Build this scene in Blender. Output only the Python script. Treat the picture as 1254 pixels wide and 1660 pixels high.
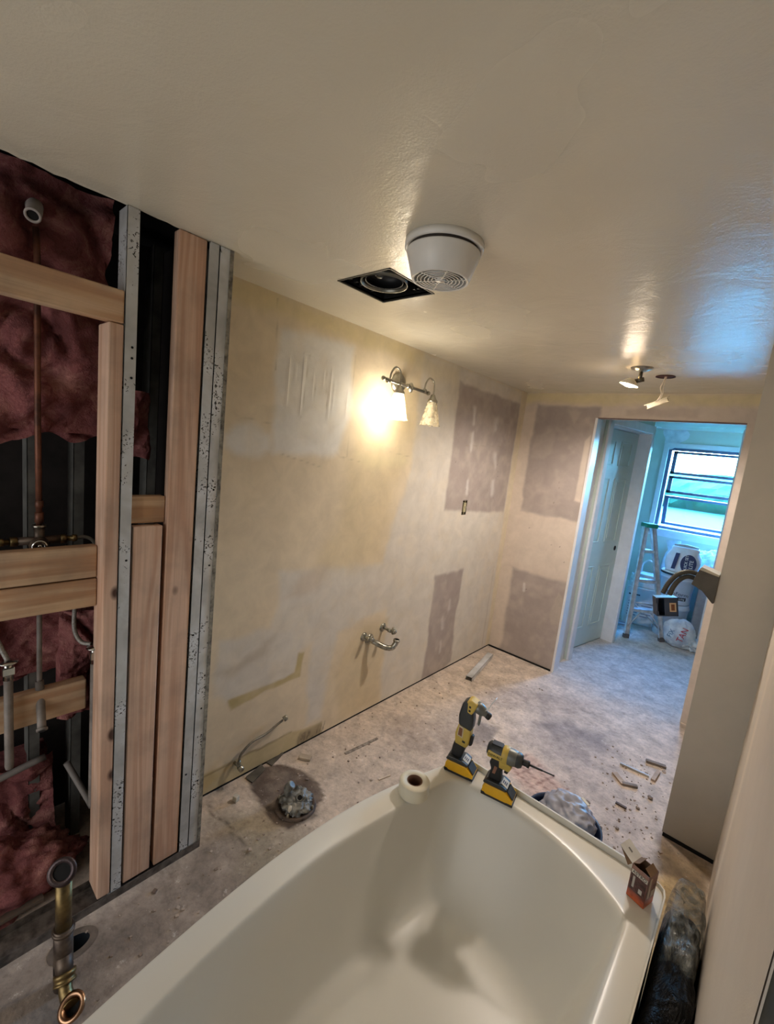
import bpy, bmesh, math, random
import numpy as np
from mathutils import Vector, Matrix, noise as mnoise
random.seed(7)
rng = np.random.default_rng(5)
S = bpy.context.scene
for o in list(bpy.data.objects): bpy.data.objects.remove(o)
PI = math.pi

# ------------------------------------------------------------------ camera
CAMZ = 1.62927
R = [[0.7413988, 0.66166376, 0.1119325], [0.17865131, -0.0338317, -0.98333063], [-0.64684738, 0.74903703, -0.14328988]]
cd = bpy.data.cameras.new('camera'); cam = bpy.data.objects.new('camera', cd)
S.collection.objects.link(cam); S.camera = cam
r_, d_, f_ = Vector(R[0]), Vector(R[1]), Vector(R[2])
cam.matrix_world = Matrix(((r_.x, -d_.x, -f_.x, 0), (r_.y, -d_.y, -f_.y, 0), (r_.z, -d_.z, -f_.z, CAMZ), (0, 0, 0, 1)))
cd.sensor_fit = 'HORIZONTAL'; cd.sensor_width = 36; cd.lens = 714.0656 / 1254 * 36
cd.clip_start = 0.02; cd.clip_end = 200

# ------------------------------------------------------------------ world, lights, exposure
W = bpy.data.worlds.new('sky'); S.world = W; W.use_nodes = True
nt = W.node_tree; bg = nt.nodes['Background']
tc = nt.nodes.new('ShaderNodeTexCoord'); sp = nt.nodes.new('ShaderNodeSeparateXYZ'); rp = nt.nodes.new('ShaderNodeValToRGB')
nt.links.new(tc.outputs['Generated'], sp.inputs[0]); nt.links.new(sp.outputs['Z'], rp.inputs[0]); nt.links.new(rp.outputs[0], bg.inputs[0])
rp.color_ramp.elements[0].position = 0.0; rp.color_ramp.elements[0].color = (.32, .62, 1, 1)
rp.color_ramp.elements[1].position = 0.6; rp.color_ramp.elements[1].color = (.14, .36, 1, 1)
bg.inputs[1].default_value = 56

def light(name, kind, loc, power, color, size=.1, rot=None, sx=None, sy=None, spread=None):
    l = bpy.data.lights.new(name, kind); l.energy = power; l.color = color
    if kind == 'AREA':
        l.shape = 'RECTANGLE'; l.size = sx; l.size_y = sy
        if spread: l.spread = spread
    else: l.shadow_soft_size = size
    o = bpy.data.objects.new(name, l); o.location = loc
    if rot: o.rotation_euler = rot
    S.collection.objects.link(o); return o
# daylight through the far window (portal), lamp bulbs, and an added fill light behind the camera
pt = light('window_portal', 'AREA', (-.45, 6.12, 1.52), 1, (1, 1, 1), rot=(-PI/2, 0, 0), sx=1.3, sy=1.0)
pt.data.cycles.is_portal = True
VB = light('vanity_bulb_light', 'POINT', (-1.535, 1.765, 1.845), 4.2, (1, .91, .78), .06)
CB = light('ceiling_spot_light', 'SPOT', (-.70, 2.67, 2.10), 44, (1, .87, .76), .06, rot=(0, 0, 0))
CG = light('ceiling_spot_glow', 'POINT', (-.70, 2.67, 2.09), .8, (1, .76, .54), .05)
CB.data.spot_size = 2.9; CB.data.spot_blend = .6
RL = light('rear_fill_light', 'AREA', (-.95, -1.55, .95), 11.5, (1, .98, .96), sx=1.7, sy=1.8, rot=(PI/2, 0, 0))  # unseen fill area added to lift ceiling and tub, no opening modelled
S.view_settings.view_transform = 'Standard'; S.view_settings.look = 'None'
S.view_settings.gamma = 1; S.view_settings.use_curve_mapping = False
S.view_settings.exposure = 1.06
S.cycles.use_denoising = True
S.cycles.max_bounces = 10; S.cycles.diffuse_bounces = 6; S.cycles.glossy_bounces = 4; S.cycles.transparent_max_bounces = 8
S.cycles.sample_clamp_indirect = 4; S.cycles.caustics_reflective = False; S.cycles.caustics_refractive = False

# ------------------------------------------------------------------ helpers: materials
def lin(r, g, b):
    f = lambda c: (c/255)/12.92 if c <= 10 else (((c/255)+.055)/1.055)**2.4
    return (f(r), f(g), f(b), 1)
def newmat(name):
    m = bpy.data.materials.new(name); m.use_nodes = True
    return m, m.node_tree, m.node_tree.nodes['Principled BSDF']
def N(nt, t, **k):
    n = nt.nodes.new(t)
    for a, v in k.items(): setattr(n, a, v)
    return n
def noise_n(nt, co, scale, detail=4, rough=.55, dist=0, sc=None):
    if sc:
        mp = N(nt, 'ShaderNodeMapping'); mp.inputs['Scale'].default_value = sc; nt.links.new(co, mp.inputs[0]); co = mp.outputs[0]
    n = N(nt, 'ShaderNodeTexNoise'); nt.links.new(co, n.inputs['Vector'])
    n.inputs['Scale'].default_value = scale; n.inputs['Detail'].default_value = detail
    n.inputs['Roughness'].default_value = rough; n.inputs['Distortion'].default_value = dist
    return n.outputs['Fac']
def ramp(nt, fac, stops):
    r = N(nt, 'ShaderNodeValToRGB'); nt.links.new(fac, r.inputs[0])
    e = r.color_ramp.elements
    while len(e) < len(stops): e.new(.5)
    for i, (p, c) in enumerate(stops):
        e[i].position = p; e[i].color = c if len(c) == 4 else (*c, 1)
    return r.outputs[0]
def mix(nt, a, b, fac, mode='MIX'):
    m = N(nt, 'ShaderNodeMix', data_type='RGBA', blend_type=mode)
    for s, v in ((m.inputs[6], a), (m.inputs[7], b), (m.inputs[0], fac)):
        if isinstance(v, (int, float, tuple)): s.default_value = v
        else: nt.links.new(v, s)
    return m.outputs[2]
def bump(nt, p, h, strength=.3, dist=.01):
    b = N(nt, 'ShaderNodeBump'); b.inputs['Strength'].default_value = strength; b.inputs['Distance'].default_value = dist
    nt.links.new(h, b.inputs['Height']); nt.links.new(b.outputs[0], p.inputs['Normal'])
def mat(name, c, rough=.5, metal=0, var=.12, vs=12, bmp=0, bs=60, spec=None, c2=None, coat=0, emit=None, trans=0, alpha=None):
    m, nt, p = newmat(name)
    tc = N(nt, 'ShaderNodeTexCoord').outputs['Object']
    f = noise_n(nt, tc, vs, 5)
    c = c if len(c) == 4 else lin(*c)
    if c2 is None: c2 = tuple(x*(1-var*2.2) for x in c[:3])
    else: c2 = c2 if len(c2) == 4 else lin(*c2)
    nt.links.new(ramp(nt, f, [(.35, c2), (.62, c)]), p.inputs['Base Color'])
    p.inputs['Roughness'].default_value = rough; p.inputs['Metallic'].default_value = metal
    if spec is not None: p.inputs['Specular IOR Level'].default_value = spec
    if coat: p.inputs['Coat Weight'].default_value = coat; p.inputs['Coat Roughness'].default_value = .08
    if trans: p.inputs['Transmission Weight'].default_value = trans
    if alpha is not None: p.inputs['Alpha'].default_value = alpha
    if emit: p.inputs['Emission Color'].default_value = (*emit[0], 1); p.inputs['Emission Strength'].default_value = emit[1]
    if bmp: bump(nt, p, noise_n(nt, tc, bs, 4), bmp, .004)
    return m
def wood_mat(name, ca, cb, axis):
    m, nt, p = newmat(name)
    tcn = N(nt, 'ShaderNodeTexCoord'); oi = N(nt, 'ShaderNodeObjectInfo')
    ad = N(nt, 'ShaderNodeVectorMath', operation='ADD'); ml = N(nt, 'ShaderNodeVectorMath', operation='SCALE')
    cb_ = N(nt, 'ShaderNodeCombineXYZ')
    for i in range(3): nt.links.new(oi.outputs['Random'], cb_.inputs[i])
    nt.links.new(cb_.outputs[0], ml.inputs[0]); ml.inputs['Scale'].default_value = 7
    nt.links.new(tcn.outputs['Object'], ad.inputs[0]); nt.links.new(ml.outputs[0], ad.inputs[1])
    co = ad.outputs[0]
    s = [1, 1, 1]; s['xyz'.index(axis)] = .06
    big = noise_n(nt, co, 14, 2, .5, .6, tuple(s))
    s2 = [1, 1, 1]; s2['xyz'.index(axis)] = .02
    fine = noise_n(nt, co, 160, 4, .6, 0, tuple(s2))
    wv = N(nt, 'ShaderNodeMath', operation='MULTIPLY'); nt.links.new(big, wv.inputs[0]); wv.inputs[1].default_value = 30
    sn = N(nt, 'ShaderNodeMath', operation='SINE'); nt.links.new(wv.outputs[0], sn.inputs[0])
    mr = N(nt, 'ShaderNodeMapRange'); nt.links.new(sn.outputs[0], mr.inputs[0]); mr.inputs[1].default_value = -1
    base = mix(nt, ca, cb, mr.outputs[0])
    base = mix(nt, base, tuple(x*.62 for x in cb[:3])+(1,), ramp(nt, fine, [(.45, (0, 0, 0)), (.8, (.5, .5, .5))]))
    # knots: sparse dark spots
    vo = N(nt, 'ShaderNodeTexVoronoi'); sc = [7, 7, 7]; sc['xyz'.index(axis)] = 4.2
    mp = N(nt, 'ShaderNodeMapping'); mp.inputs['Scale'].default_value = sc; nt.links.new(co, mp.inputs[0]); nt.links.new(mp.outputs[0], vo.inputs['Vector']); vo.inputs['Scale'].default_value = 1
    kn = ramp(nt, vo.outputs['Distance'], [(.06, (1, 1, 1)), (.12, (0, 0, 0))])
    base = mix(nt, base, (.07, .028, .014, 1), kn)
    dirt = ramp(nt, noise_n(nt, co, 5, 5, .6), [(.45, (0, 0, 0)), (.75, (.5, .5, .5))])
    base = mix(nt, base, (.20, .16, .13, 1), dirt)
    nt.links.new(base, p.inputs['Base Color']); p.inputs['Roughness'].default_value = .75
    bump(nt, p, fine, .15, .003)
    return m
def steel_mat(name, spots=True):
    m, nt, p = newmat(name)
    oi = N(nt, 'ShaderNodeObjectInfo'); va = N(nt, 'ShaderNodeVectorMath', operation='MULTIPLY_ADD'); cx = N(nt, 'ShaderNodeCombineXYZ')
    for i in range(3): nt.links.new(oi.outputs['Random'], cx.inputs[i])
    nt.links.new(cx.outputs[0], va.inputs[0]); va.inputs[1].default_value = (9, 9, 9); nt.links.new(N(nt, 'ShaderNodeTexCoord').outputs['Object'], va.inputs[2]); co = va.outputs[0]
    big = noise_n(nt, co, 5, 4, .6, .3)
    c = ramp(nt, big, [(.3, lin(160, 162, 162)), (.5, lin(196, 198, 198)), (.68, lin(222, 226, 232))])
    if spots:
        sp_ = noise_n(nt, co, 130, 3, .6, .6); zone = noise_n(nt, co, 5, 3, .6)
        mm = N(nt, 'ShaderNodeMath', operation='MULTIPLY'); nt.links.new(sp_, mm.inputs[0]); nt.links.new(ramp(nt, zone, [(.42, (.5, .5, .5)), (.58, (1, 1, 1))]), mm.inputs[1])
        c = mix(nt, c, lin(52, 50, 48), ramp(nt, mm.outputs[0], [(.56, (0, 0, 0)), (.60, (1, 1, 1))]))
    nt.links.new(c, p.inputs['Base Color']); p.inputs['Metallic'].default_value = .3; p.inputs['Roughness'].default_value = .45
    bump(nt, p, noise_n(nt, co, 30, 3), .1, .003)
    return m
def paint_mat(name, rough=.6, bs=220, bstr=.12, rvar=None, grain=.05, dirt=.0):
    """surface coloured from the mesh colour attribute 'coat' (coats of paint, mud and board), broken up by fine noise"""
    m, nt, p = newmat(name)
    at = N(nt, 'ShaderNodeAttribute', attribute_name='coat').outputs['Color']
    co = N(nt, 'ShaderNodeTexCoord').outputs['Object']
    f = noise_n(nt, co, 9, 6, .65, .4)
    c = mix(nt, at, ramp(nt, f, [(.3, (1-grain*3,)*3), (.65, (1, 1, 1))]), 1.0, 'MULTIPLY')
    if dirt:
        g = noise_n(nt, co, 38, 5, .75, .3); c = mix(nt, c, ramp(nt, g, [(.34, (.76, .74, .74)), (.5, (.97, .97, .97)), (.66, (1.12, 1.1, 1.08))]), 1.0, 'MULTIPLY')
        w_ = noise_n(nt, co, 18, 6, .8, .2); c = mix(nt, c, lin(236, 226, 216), ramp(nt, w_, [(.60, (0, 0, 0)), (.70, (.6, .6, .6))]))
        sp_ = noise_n(nt, co, 70, 4, .7); c = mix(nt, c, (.12, .10, .085, 1), ramp(nt, sp_, [(.62, (0, 0, 0)), (.74, (dirt,)*3)]))
    nt.links.new(c, p.inputs['Base Color'])
    p.inputs['Roughness'].default_value = rough
    if rvar: nt.links.new(ramp(nt, noise_n(nt, co, 2.2, 3, .5, .8), [(.4, (rvar[0],)*3), (.62, (rvar[1],)*3)]), p.inputs['Roughness'])
    h1 = noise_n(nt, co, bs, 3, .6); h2 = noise_n(nt, co, 7, 3, .5)
    ad = N(nt, 'ShaderNodeMath', operation='MULTIPLY_ADD'); nt.links.new(h2, ad.inputs[0]); ad.inputs[1].default_value = 2.5; nt.links.new(h1, ad.inputs[2])
    bump(nt, p, ad.outputs[0], bstr, .004)
    return m

# ------------------------------------------------------------------ helpers: meshes
def me_from(verts, faces, loc=(0, 0, 0)):
    me = bpy.data.meshes.new('m'); L = Vector(loc)
    me.from_pydata([tuple(Vector(v)-L) for v in verts], [], faces); me.update(); return me
class MB:
    def __init__(s): s.b = bmesh.new(); s.mi = 0
    def _m(s, before):
        for f in s.b.faces:
            if f.index == -1 or f not in before: pass
    def add(s, verts, faces, mi=0, smooth=False):
        vs = [s.b.verts.new(v) for v in verts]
        for f in faces:
            try: fc = s.b.faces.new([vs[i] for i in f]); fc.material_index = mi; fc.smooth = smooth
            except ValueError: pass
        return s
    def box(s, lo, hi, mi=0, M=None, bev=0):
        (x0, y0, z0), (x1, y1, z1) = lo, hi
        if bev:
            t = bmesh.new(); bmesh.ops.create_cube(t, size=1)
            for v in t.verts: v.co = Vector(((x0+x1)/2+v.co.x*(x1-x0), (y0+y1)/2+v.co.y*(y1-y0), (z0+z1)/2+v.co.z*(z1-z0)))
            bmesh.ops.bevel(t, geom=t.edges[:], offset=bev, segments=2, affect='EDGES', profile=.5)
            t.verts.ensure_lookup_table(); t.verts.index_update()
            vs = [(M @ v.co) if M else v.co.copy() for v in t.verts]; fs = [[v.index for v in f.verts] for f in t.faces]; t.free()
            return s.add(vs, fs, mi)
        vs = [Vector((x, y, z)) for x in (x0, x1) for y in (y0, y1) for z in (z0, z1)]
        if M: vs = [M @ v for v in vs]
        return s.add(vs, [(0, 1, 3, 2), (4, 6, 7, 5), (0, 4, 5, 1), (2, 3, 7, 6), (0, 2, 6, 4), (1, 5, 7, 3)], mi)
    def tube(s, pts, r, n=12, mi=0, caps=True, smooth=True):
        pts = [Vector(p) for p in pts]; rs = r if isinstance(r, (list, tuple)) else [r]*len(pts)
        vs = []; up = None
        for i, p in enumerate(pts):
            t = (pts[min(i+1, len(pts)-1)]-pts[max(i-1, 0)])
            if t.length < 1e-9: t = Vector((0, 0, 1))
            t.normalize()
            if up is None: up = Vector((0, 0, 1)) if abs(t.z) < .9 else Vector((1, 0, 0))
            a = t.cross(up); 
            if a.length < 1e-4: a = t.cross(Vector((0, 1, 0)))
            a.normalize(); b = t.cross(a).normalized(); up = -b if False else up
            for k in range(n):
                q = 2*PI*k/n; vs.append(p+(a*math.cos(q)+b*math.sin(q))*rs[i])
        fs = []
        for i in range(len(pts)-1):
            for k in range(n): fs.append((i*n+k, i*n+(k+1) % n, (i+1)*n+(k+1) % n, (i+1)*n+k))
        s.add(vs, fs, mi, smooth)
        if caps: s.add(vs[:n], [tuple(range(n))[::-1]], mi); s.add(vs[-n:], [tuple(range(n))], mi)
        return s
    def lathe(s, prof, n=32, c=(0, 0, 0), axis=None, mi=0, smooth=True, wob=None):
        """prof: list of (radius, height) along axis from c"""
        ax = Vector(axis or (0, 0, 1)).normalized(); a = ax.orthogonal().normalized(); b = ax.cross(a); c = Vector(c)
        vs = []
        for (r, h) in prof:
            for k in range(n):
                q = 2*PI*k/n; rr = r*(wob(q, h) if wob else 1)
                vs.append(c+ax*h+(a*math.cos(q)+b*math.sin(q))*rr)
        fs = [(i*n+k, i*n+(k+1) % n, (i+1)*n+(k+1) % n, (i+1)*n+k) for i in range(len(prof)-1) for k in range(n)]
        return s.add(vs, fs, mi, smooth)
    def prism(s, poly, d0, d1, M=None, mi=0, smooth=False, bev=0):
        """poly in local xz extruded along y d0..d1"""
        n = len(poly); t = bmesh.new()
        A = [t.verts.new((x, d0, z)) for x, z in poly]; B = [t.verts.new((x, d1, z)) for x, z in poly]
        t.faces.new(A); t.faces.new(B[::-1])
        for i in range(n): t.faces.new((A[i], B[i], B[(i+1) % n], A[(i+1) % n]))
        bmesh.ops.recalc_face_normals(t, faces=t.faces[:])
        if bev: bmesh.ops.bevel(t, geom=t.edges[:], offset=bev, segments=2, affect='EDGES', profile=.5, clamp_overlap=True)
        t.verts.index_update()
        vs = [(M @ v.co) if M else v.co.copy() for v in t.verts]; fs = [[v.index for v in f.verts] for f in t.faces]; t.free()
        return s.add(vs, fs, mi, smooth)
    def mesh(s, mats, loc=(0, 0, 0), weld=True):
        if weld: bmesh.ops.remove_doubles(s.b, verts=s.b.verts[:], dist=1e-5)
        bmesh.ops.recalc_face_normals(s.b, faces=s.b.faces[:])
        for v in s.b.verts: v.co -= Vector(loc)
        me = bpy.data.meshes.new('m'); s.b.to_mesh(me); s.b.free()
        for m in (mats if isinstance(mats, (list, tuple)) else [mats]): me.materials.append(m)
        return me
def link(name, data, loc=(0, 0, 0), parent=None):
    o = bpy.data.objects.new(name, data); S.collection.objects.link(o)
    o.location = loc
    if parent:
        o.parent = parent
        pl = Vector((0, 0, 0)); q = parent
        while q: pl += q.location; q = q.parent
        o.location = Vector(loc)-pl
    return o
def obj(name, mb, mats, loc=(0, 0, 0), parent=None, label=None, cat=None, group=None, kind=None, weld=True):
    """mesh built in world coordinates, origin placed at loc"""
    o = link(name, mb.mesh(mats, loc, weld), loc, parent); tag(o, label, cat, group, kind); return o
def tag(o, label=None, cat=None, group=None, kind=None):
    if label: o['label'] = label
    if cat: o['category'] = cat
    if group: o['group'] = group
    if kind: o['kind'] = kind
    return o
def thing(name, loc, label, cat, group=None):
    return tag(link(name, None, loc), label, cat, group)
def struct(o): o['kind'] = 'structure'; return o
def bez(p0, p1, p2, p3, n=14):
    out = []
    for i in range(n+1):
        t = i/n; u = 1-t
        out.append(tuple(u**3*a+3*u*u*t*b+3*u*t*t*c+t**3*d for a, b, c, d in zip(p0, p1, p2, p3)))
    return out
def spline(pts, n=8):
    P = [Vector(p) for p in pts]; P = [P[0]*2-P[1]]+P+[P[-1]*2-P[-2]]; out = []
    for i in range(1, len(P)-2):
        for k in range(n):
            t = k/n; a, b, c, d = P[i-1:i+3]
            out.append(.5*((2*b)+(c-a)*t+(2*a-5*b+4*c-d)*t*t+(3*b-a-3*c+d)*t**3))
    out.append(P[-2]); return out
def text(name, s, size, M, m, parent=None, ext=.0004, align='CENTER'):
    cu = bpy.data.curves.new('t', 'FONT'); cu.body = s; cu.size = size; cu.extrude = ext; cu.align_x = align; cu.align_y = 'CENTER'
    t = bpy.data.objects.new('t', cu); S.collection.objects.link(t)
    dg = bpy.context.evaluated_depsgraph_get(); me = bpy.data.meshes.new_from_object(t.evaluated_get(dg))
    bpy.data.objects.remove(t)
    me.transform(M); me.materials.clear(); me.materials.append(m)
    o = link(name, me, (0, 0, 0), parent); return o
def basis(o, x, y):
    """matrix with local x,y axes in world, z = x cross y"""
    x = Vector(x).normalized(); y = Vector(y).normalized(); z = x.cross(y).normalized(); y = z.cross(x)
    return Matrix(((x.x, y.x, z.x, o[0]), (x.y, y.y, z.y, o[1]), (x.z, y.z, z.z, o[2]), (0, 0, 0, 1)))

# numpy value noise for painting coats of paint onto dense meshes
_T = rng.random((256, 256))
def vnoise(u, v, s, oct=4):
    out = 0; a = .5
    for k in range(oct):
        x = u*s*2**k+17*k; y = v*s*2**k+31*k; xi = np.floor(x).astype(int); yi = np.floor(y).astype(int)
        fx = x-xi; fy = y-yi; fx = fx*fx*(3-2*fx); fy = fy*fy*(3-2*fy)
        g = lambda i, j: _T[(xi+i) % 256, (yi+j) % 256]
        out = out+a*((g(0, 0)*(1-fx)+g(1, 0)*fx)*(1-fy)+(g(0, 1)*(1-fx)+g(1, 1)*fx)*fy); a *= .5
    return out
def sdf(poly, u, v):
    P = np.array(poly, float); n = len(P); d = np.full(u.shape, 1e9); inside = np.zeros(u.shape, bool)
    for i in range(n):
        a, b = P[i], P[(i+1) % n]; e = b-a; w0 = u-a[0]; w1 = v-a[1]
        t = np.clip((w0*e[0]+w1*e[1])/max(e@e, 1e-12), 0, 1)
        d = np.minimum(d, np.hypot(w0-e[0]*t, w1-e[1]*t))
        if n > 2:
            c = ((a[1] > v) != (b[1] > v)); xs = a[0]+(v-a[1])*e[0]/(e[1] if abs(e[1]) > 1e-12 else 1e-12)
            inside ^= c & (u < xs)
    return np.where(inside, -d, d)
def coat(base, layers, u, v):
    """layers: (polygon, rgb255, softness, wobble, opacity[, thickness]) ; thickness>0 grows a line/polygon"""
    col = np.empty((len(u), 4)); col[:] = base if len(base) == 4 else lin(*base)
    for ly in layers:
        poly, c, soft, wob, op = ly[:5]; grow = ly[5] if len(ly) > 5 else 0
        uu = u+(vnoise(u, v, 9, 4)-.47)*wob*2; vv = v+(vnoise(v+9, u+4, 9, 4)-.47)*wob*2
        d = sdf(poly, uu, vv)-grow
        a = np.clip(.5-d/max(soft, 1e-4), 0, 1); a = a*a*(3-2*a)*op*np.clip(.6+.8*vnoise(u+3, v+8, 14, 3), 0, 1)
        col = col*(1-a[:, None])+np.array(lin(*c))*a[:, None]
    return col
def sheet(name, P0, U, V, lu, lv, step, m, base, layers, uv0=(0, 0), skip=None, extra=None, height=None):
    """dense rectangular sheet from P0 along unit vectors U,V; (u,v) start at uv0. extra: MB whose mesh joins (base colour)."""
    nu = max(2, round(lu/step)); nv = max(2, round(lv/step))
    us = np.linspace(0, lu, nu+1); vs = np.linspace(0, lv, nv+1)
    UU, VV = np.meshgrid(us, vs, indexing='ij'); u = UU.ravel(); v = VV.ravel()
    P = np.array(P0)[None]+u[:, None]*np.array(U)[None]+v[:, None]*np.array(V)[None]
    if height is not None:
        nrm = np.cross(U, V); P = P+nrm[None]*height(u+uv0[0], v+uv0[1])[:, None]
    i, j = np.meshgrid(np.arange(nu), np.arange(nv), indexing='ij'); i = i.ravel(); j = j.ravel()
    if skip is not None:
        k = ~skip((us[i]+us[i+1])/2+uv0[0], (vs[j]+vs[j+1])/2+uv0[1]); i = i[k]; j = j[k]
    a = i*(nv+1)+j; F = np.stack([a, a+nv+1, a+nv+2, a+1], 1)
    me = bpy.data.meshes.new(name)
    ev, ef = [], []
    if extra:
        extra.b.verts.ensure_lookup_table(); extra.b.verts.index_update()
        ev = [tuple(x.co) for x in extra.b.verts]; off = len(P); ef = [[x.index+off for x in f.verts] for f in extra.b.faces]; extra.b.free()
    me.from_pydata([tuple(x) for x in P.tolist()]+ev, [], [tuple(x) for x in F.tolist()]+ef); me.update()
    c = coat(base, layers, u+uv0[0], v+uv0[1])
    if ev: b = np.empty((len(ev), 4)); b[:] = lin(*base) if len(base) == 3 else base; c = np.vstack([c, b])
    at = me.color_attributes.new('coat', 'FLOAT_COLOR', 'POINT'); at.data.foreach_set('color', c.astype(np.float32).ravel())
    me.materials.append(m); return me

# ------------------------------------------------------------------ palette
TAN = (220, 205, 179); TAN2 = (212, 195, 162); MUD = (212, 206, 196); MUDW = (226, 224, 220); BOARD = (166, 154, 148); PINKMUD = (212, 198, 184)
m_wall = paint_mat('patched_wall_paint', .55, 240, .10, (.42, .7))
m_floor = paint_mat('bare_concrete', .85, 90, .35, None, .14, .55)
m_partition = paint_mat('greige_wall_paint', .6, 300, .08, None, .02)
# ceiling: semi gloss paint over texture
def ceiling_mat():
    m, nt, p = newmat('semi_gloss_ceiling_paint')
    co = N(nt, 'ShaderNodeTexCoord').outputs['Object']
    f = noise_n(nt, co, 1.6, 3, .5)
    c = ramp(nt, f, [(.15, lin(206, 198, 178)), (.85, lin(226, 220, 202))])
    nt.links.new(c, p.inputs['Base Color'])
    nt.links.new(ramp(nt, noise_n(nt, co, 1.7, 3, .5, .3), [(.2, (.10,)*3), (.8, (.36,)*3)]), p.inputs['Roughness'])
    p.inputs['Specular IOR Level'].default_value = .5
    h1 = noise_n(nt, co, 190, 3, .6); h2 = noise_n(nt, co, 6, 5, .6, .6)
    ad = N(nt, 'ShaderNodeMath', operation='MULTIPLY_ADD'); nt.links.new(h2, ad.inputs[0]); ad.inputs[1].default_value = 7; nt.links.new(h1, ad.inputs[2])
    bump(nt, p, ad.outputs[0], .16, .004)
    return m
m_ceil = ceiling_mat()
m_wood_v = wood_mat('pine_stud_vertical', lin(214, 180, 156), lin(196, 156, 130), 'z')
m_wood_h = wood_mat('pine_board_horizontal', lin(212, 180, 146), lin(190, 148, 112), 'y')
m_steel = steel_mat('galvanised_steel')
m_steel_plain = steel_mat('galvanised_steel_scrap', False)
m_dark = mat('dark_void', (18, 17, 18), .95)
m_cavity = mat('cavity_boards', (46, 40, 38), .95, var=.2)
m_chrome = mat('chrome', (205, 205, 200), .18, 1, .08, 30)
m_nickel = mat('brushed_nickel', (176, 172, 160), .3, 1, .12, 30)
m_brass = mat('aged_brass', (140, 120, 80), .42, .9, c2=(88, 74, 52), vs=22)
m_brass_dk = mat('dulled_brass', (110, 96, 84), .5, .7, c2=(66, 56, 52), vs=22)
m_copper = mat('copper_pipe', (124, 78, 58), .5, .5, c2=(78, 50, 40), vs=22)
m_pipe_grey = mat('grey_coated_pipe', (138, 130, 124), .6, .1, .2, 20)
m_white_pl = mat('white_plastic', (226, 224, 218), .4, 0, .03)
m_tub = mat('tub_acrylic', (214, 212, 203), .30, 0, .015, 3)
m_white_trim = mat('white_gloss_trim', (226, 226, 228), .35, 0, .04)
m_black = mat('black_rubber', (30, 30, 32), .55, 0, .2)
m_dgrey = mat('charcoal_plastic', (52, 56, 58), .45, 0, .15)
m_yellow = mat('tool_yellow', (232, 178, 28), .42, 0, .06)
m_yellow_lt = mat('tool_pale_yellow', (206, 178, 84), .45, 0, .12)
m_label = mat('label_stock', (206, 190, 160), .5, 0, .15, 40)
m_alu = mat('gear_case_grey', (120, 122, 118), .4, .5, .12, 30)
m_paper = mat('paper', (214, 206, 186), .8, 0, .06)

# ================================================================== SETTING
H = 2.2
# ---- floor
def gpoly(*p): return list(p)
fl_layers = [
    ([(-1.66, .7), (-.9, .7), (-.8, 2.4), (-1.66, 3.5)], (196, 178, 158), .35, .12, .6),
    ([(-.9, 2.9), (-.48, 3.0), (-.46, 2.47), (-.83, 2.5)], (138, 130, 132), .22, .12, .75),
    ([(-1.0, 2.6), (-.5, 2.2), (-.2, 2.0), (-.1, 2.3), (-.5, 2.8)], (196, 182, 174), .2, .12, .6),
    ([(-1.16, 2.42), (-1.01, 2.46), (-.96, 2.22), (-1.07, 2.20)], (140, 132, 130), .03, .02, .7),
    ([(-1.35, 2.9), (-.7, 3.3), (-.6, 3.1), (-1.2, 2.7)], (176, 160, 148), .2, .1, .7),
    ([(-1.5, 2.1), (-1.1, 2.3), (-1.0, 2.0), (-1.4, 1.8)], (170, 152, 136), .15, .1, .6),
    ([(-.85, 2.16), (-.56, 2.05), (-.48, 2.25), (-.77, 2.37)], (214, 176, 156), .08, .03, .75),
    ([(-1.45, -.5), (-.85, -.5), (-.85, .75), (-1.3, 1.0), (-1.45, .8)], (138, 126, 116), .2, .08, .85),
    ([(-1.5, .85), (-1.1, .85), (-1.0, 1.15), (-1.45, 1.05)], (150, 140, 118), .15, .08, .7),
    ([(-1.631, 1.091), (-1.512, 1.068), (-1.341, 1.036), (-1.265, 1.076), (-1.264, 1.209), (-1.30, 1.31), (-1.382, 1.334), (-1.5, 1.32), (-1.616, 1.262), (-1.653, 1.172)], (92, 76, 66), .012, .02, .95),
    ([(-1.40, 1.07), (-1.27, 1.06), (-1.24, 1.2), (-1.33, 1.26), (-1.43, 1.2)], (70, 58, 50), .02, .02, .8),
    ([(-.09, 2.252), (.078, 2.285), (.088, 1.0), (-.10, 1.0)], (196, 168, 112), .08, .04, .85),
    ([(-.10, 2.10), (-.02, 2.13), (.083, 2.13), (.083, 2.33), (-.11, 2.33)], (120, 104, 90), .05, .03, .8),
    ([(-1.1, 3.5), (-.2, 3.5), (.5, 6), (-1.5, 6)], (196, 196, 196), .4, .15, .8),
    ([(-1.613, .899), (-1.55, .875), (-1.521, .88), (-1.45, .905), (-1.411, .89), (-1.34, .90), (-1.285, .885), (-1.34, .899), (-1.411, .888), (-1.45, .903), (-1.521, .878), (-1.55, .873)], (84, 72, 62), .010, .004, .8, .003),
]
# old brick bond lines showing through near the tub end
for k in range(4):
    x0, y0 = -.84+.085*k, 2.18-.03*k
    fl_layers.append(([(x0, y0), (x0+.06, y0+.19), (x0+.061, y0+.19)], (140, 104, 92), .010, .004, .9, .004))
for k in range(3):
    y0 = 2.20+.06*k; fl_layers.append(([(-.83+.02*k, y0), (-.52+.02*k, y0-.11), (-.52+.02*k, y0-.109)], (140, 104, 92), .010, .004, .9, .004))
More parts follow.
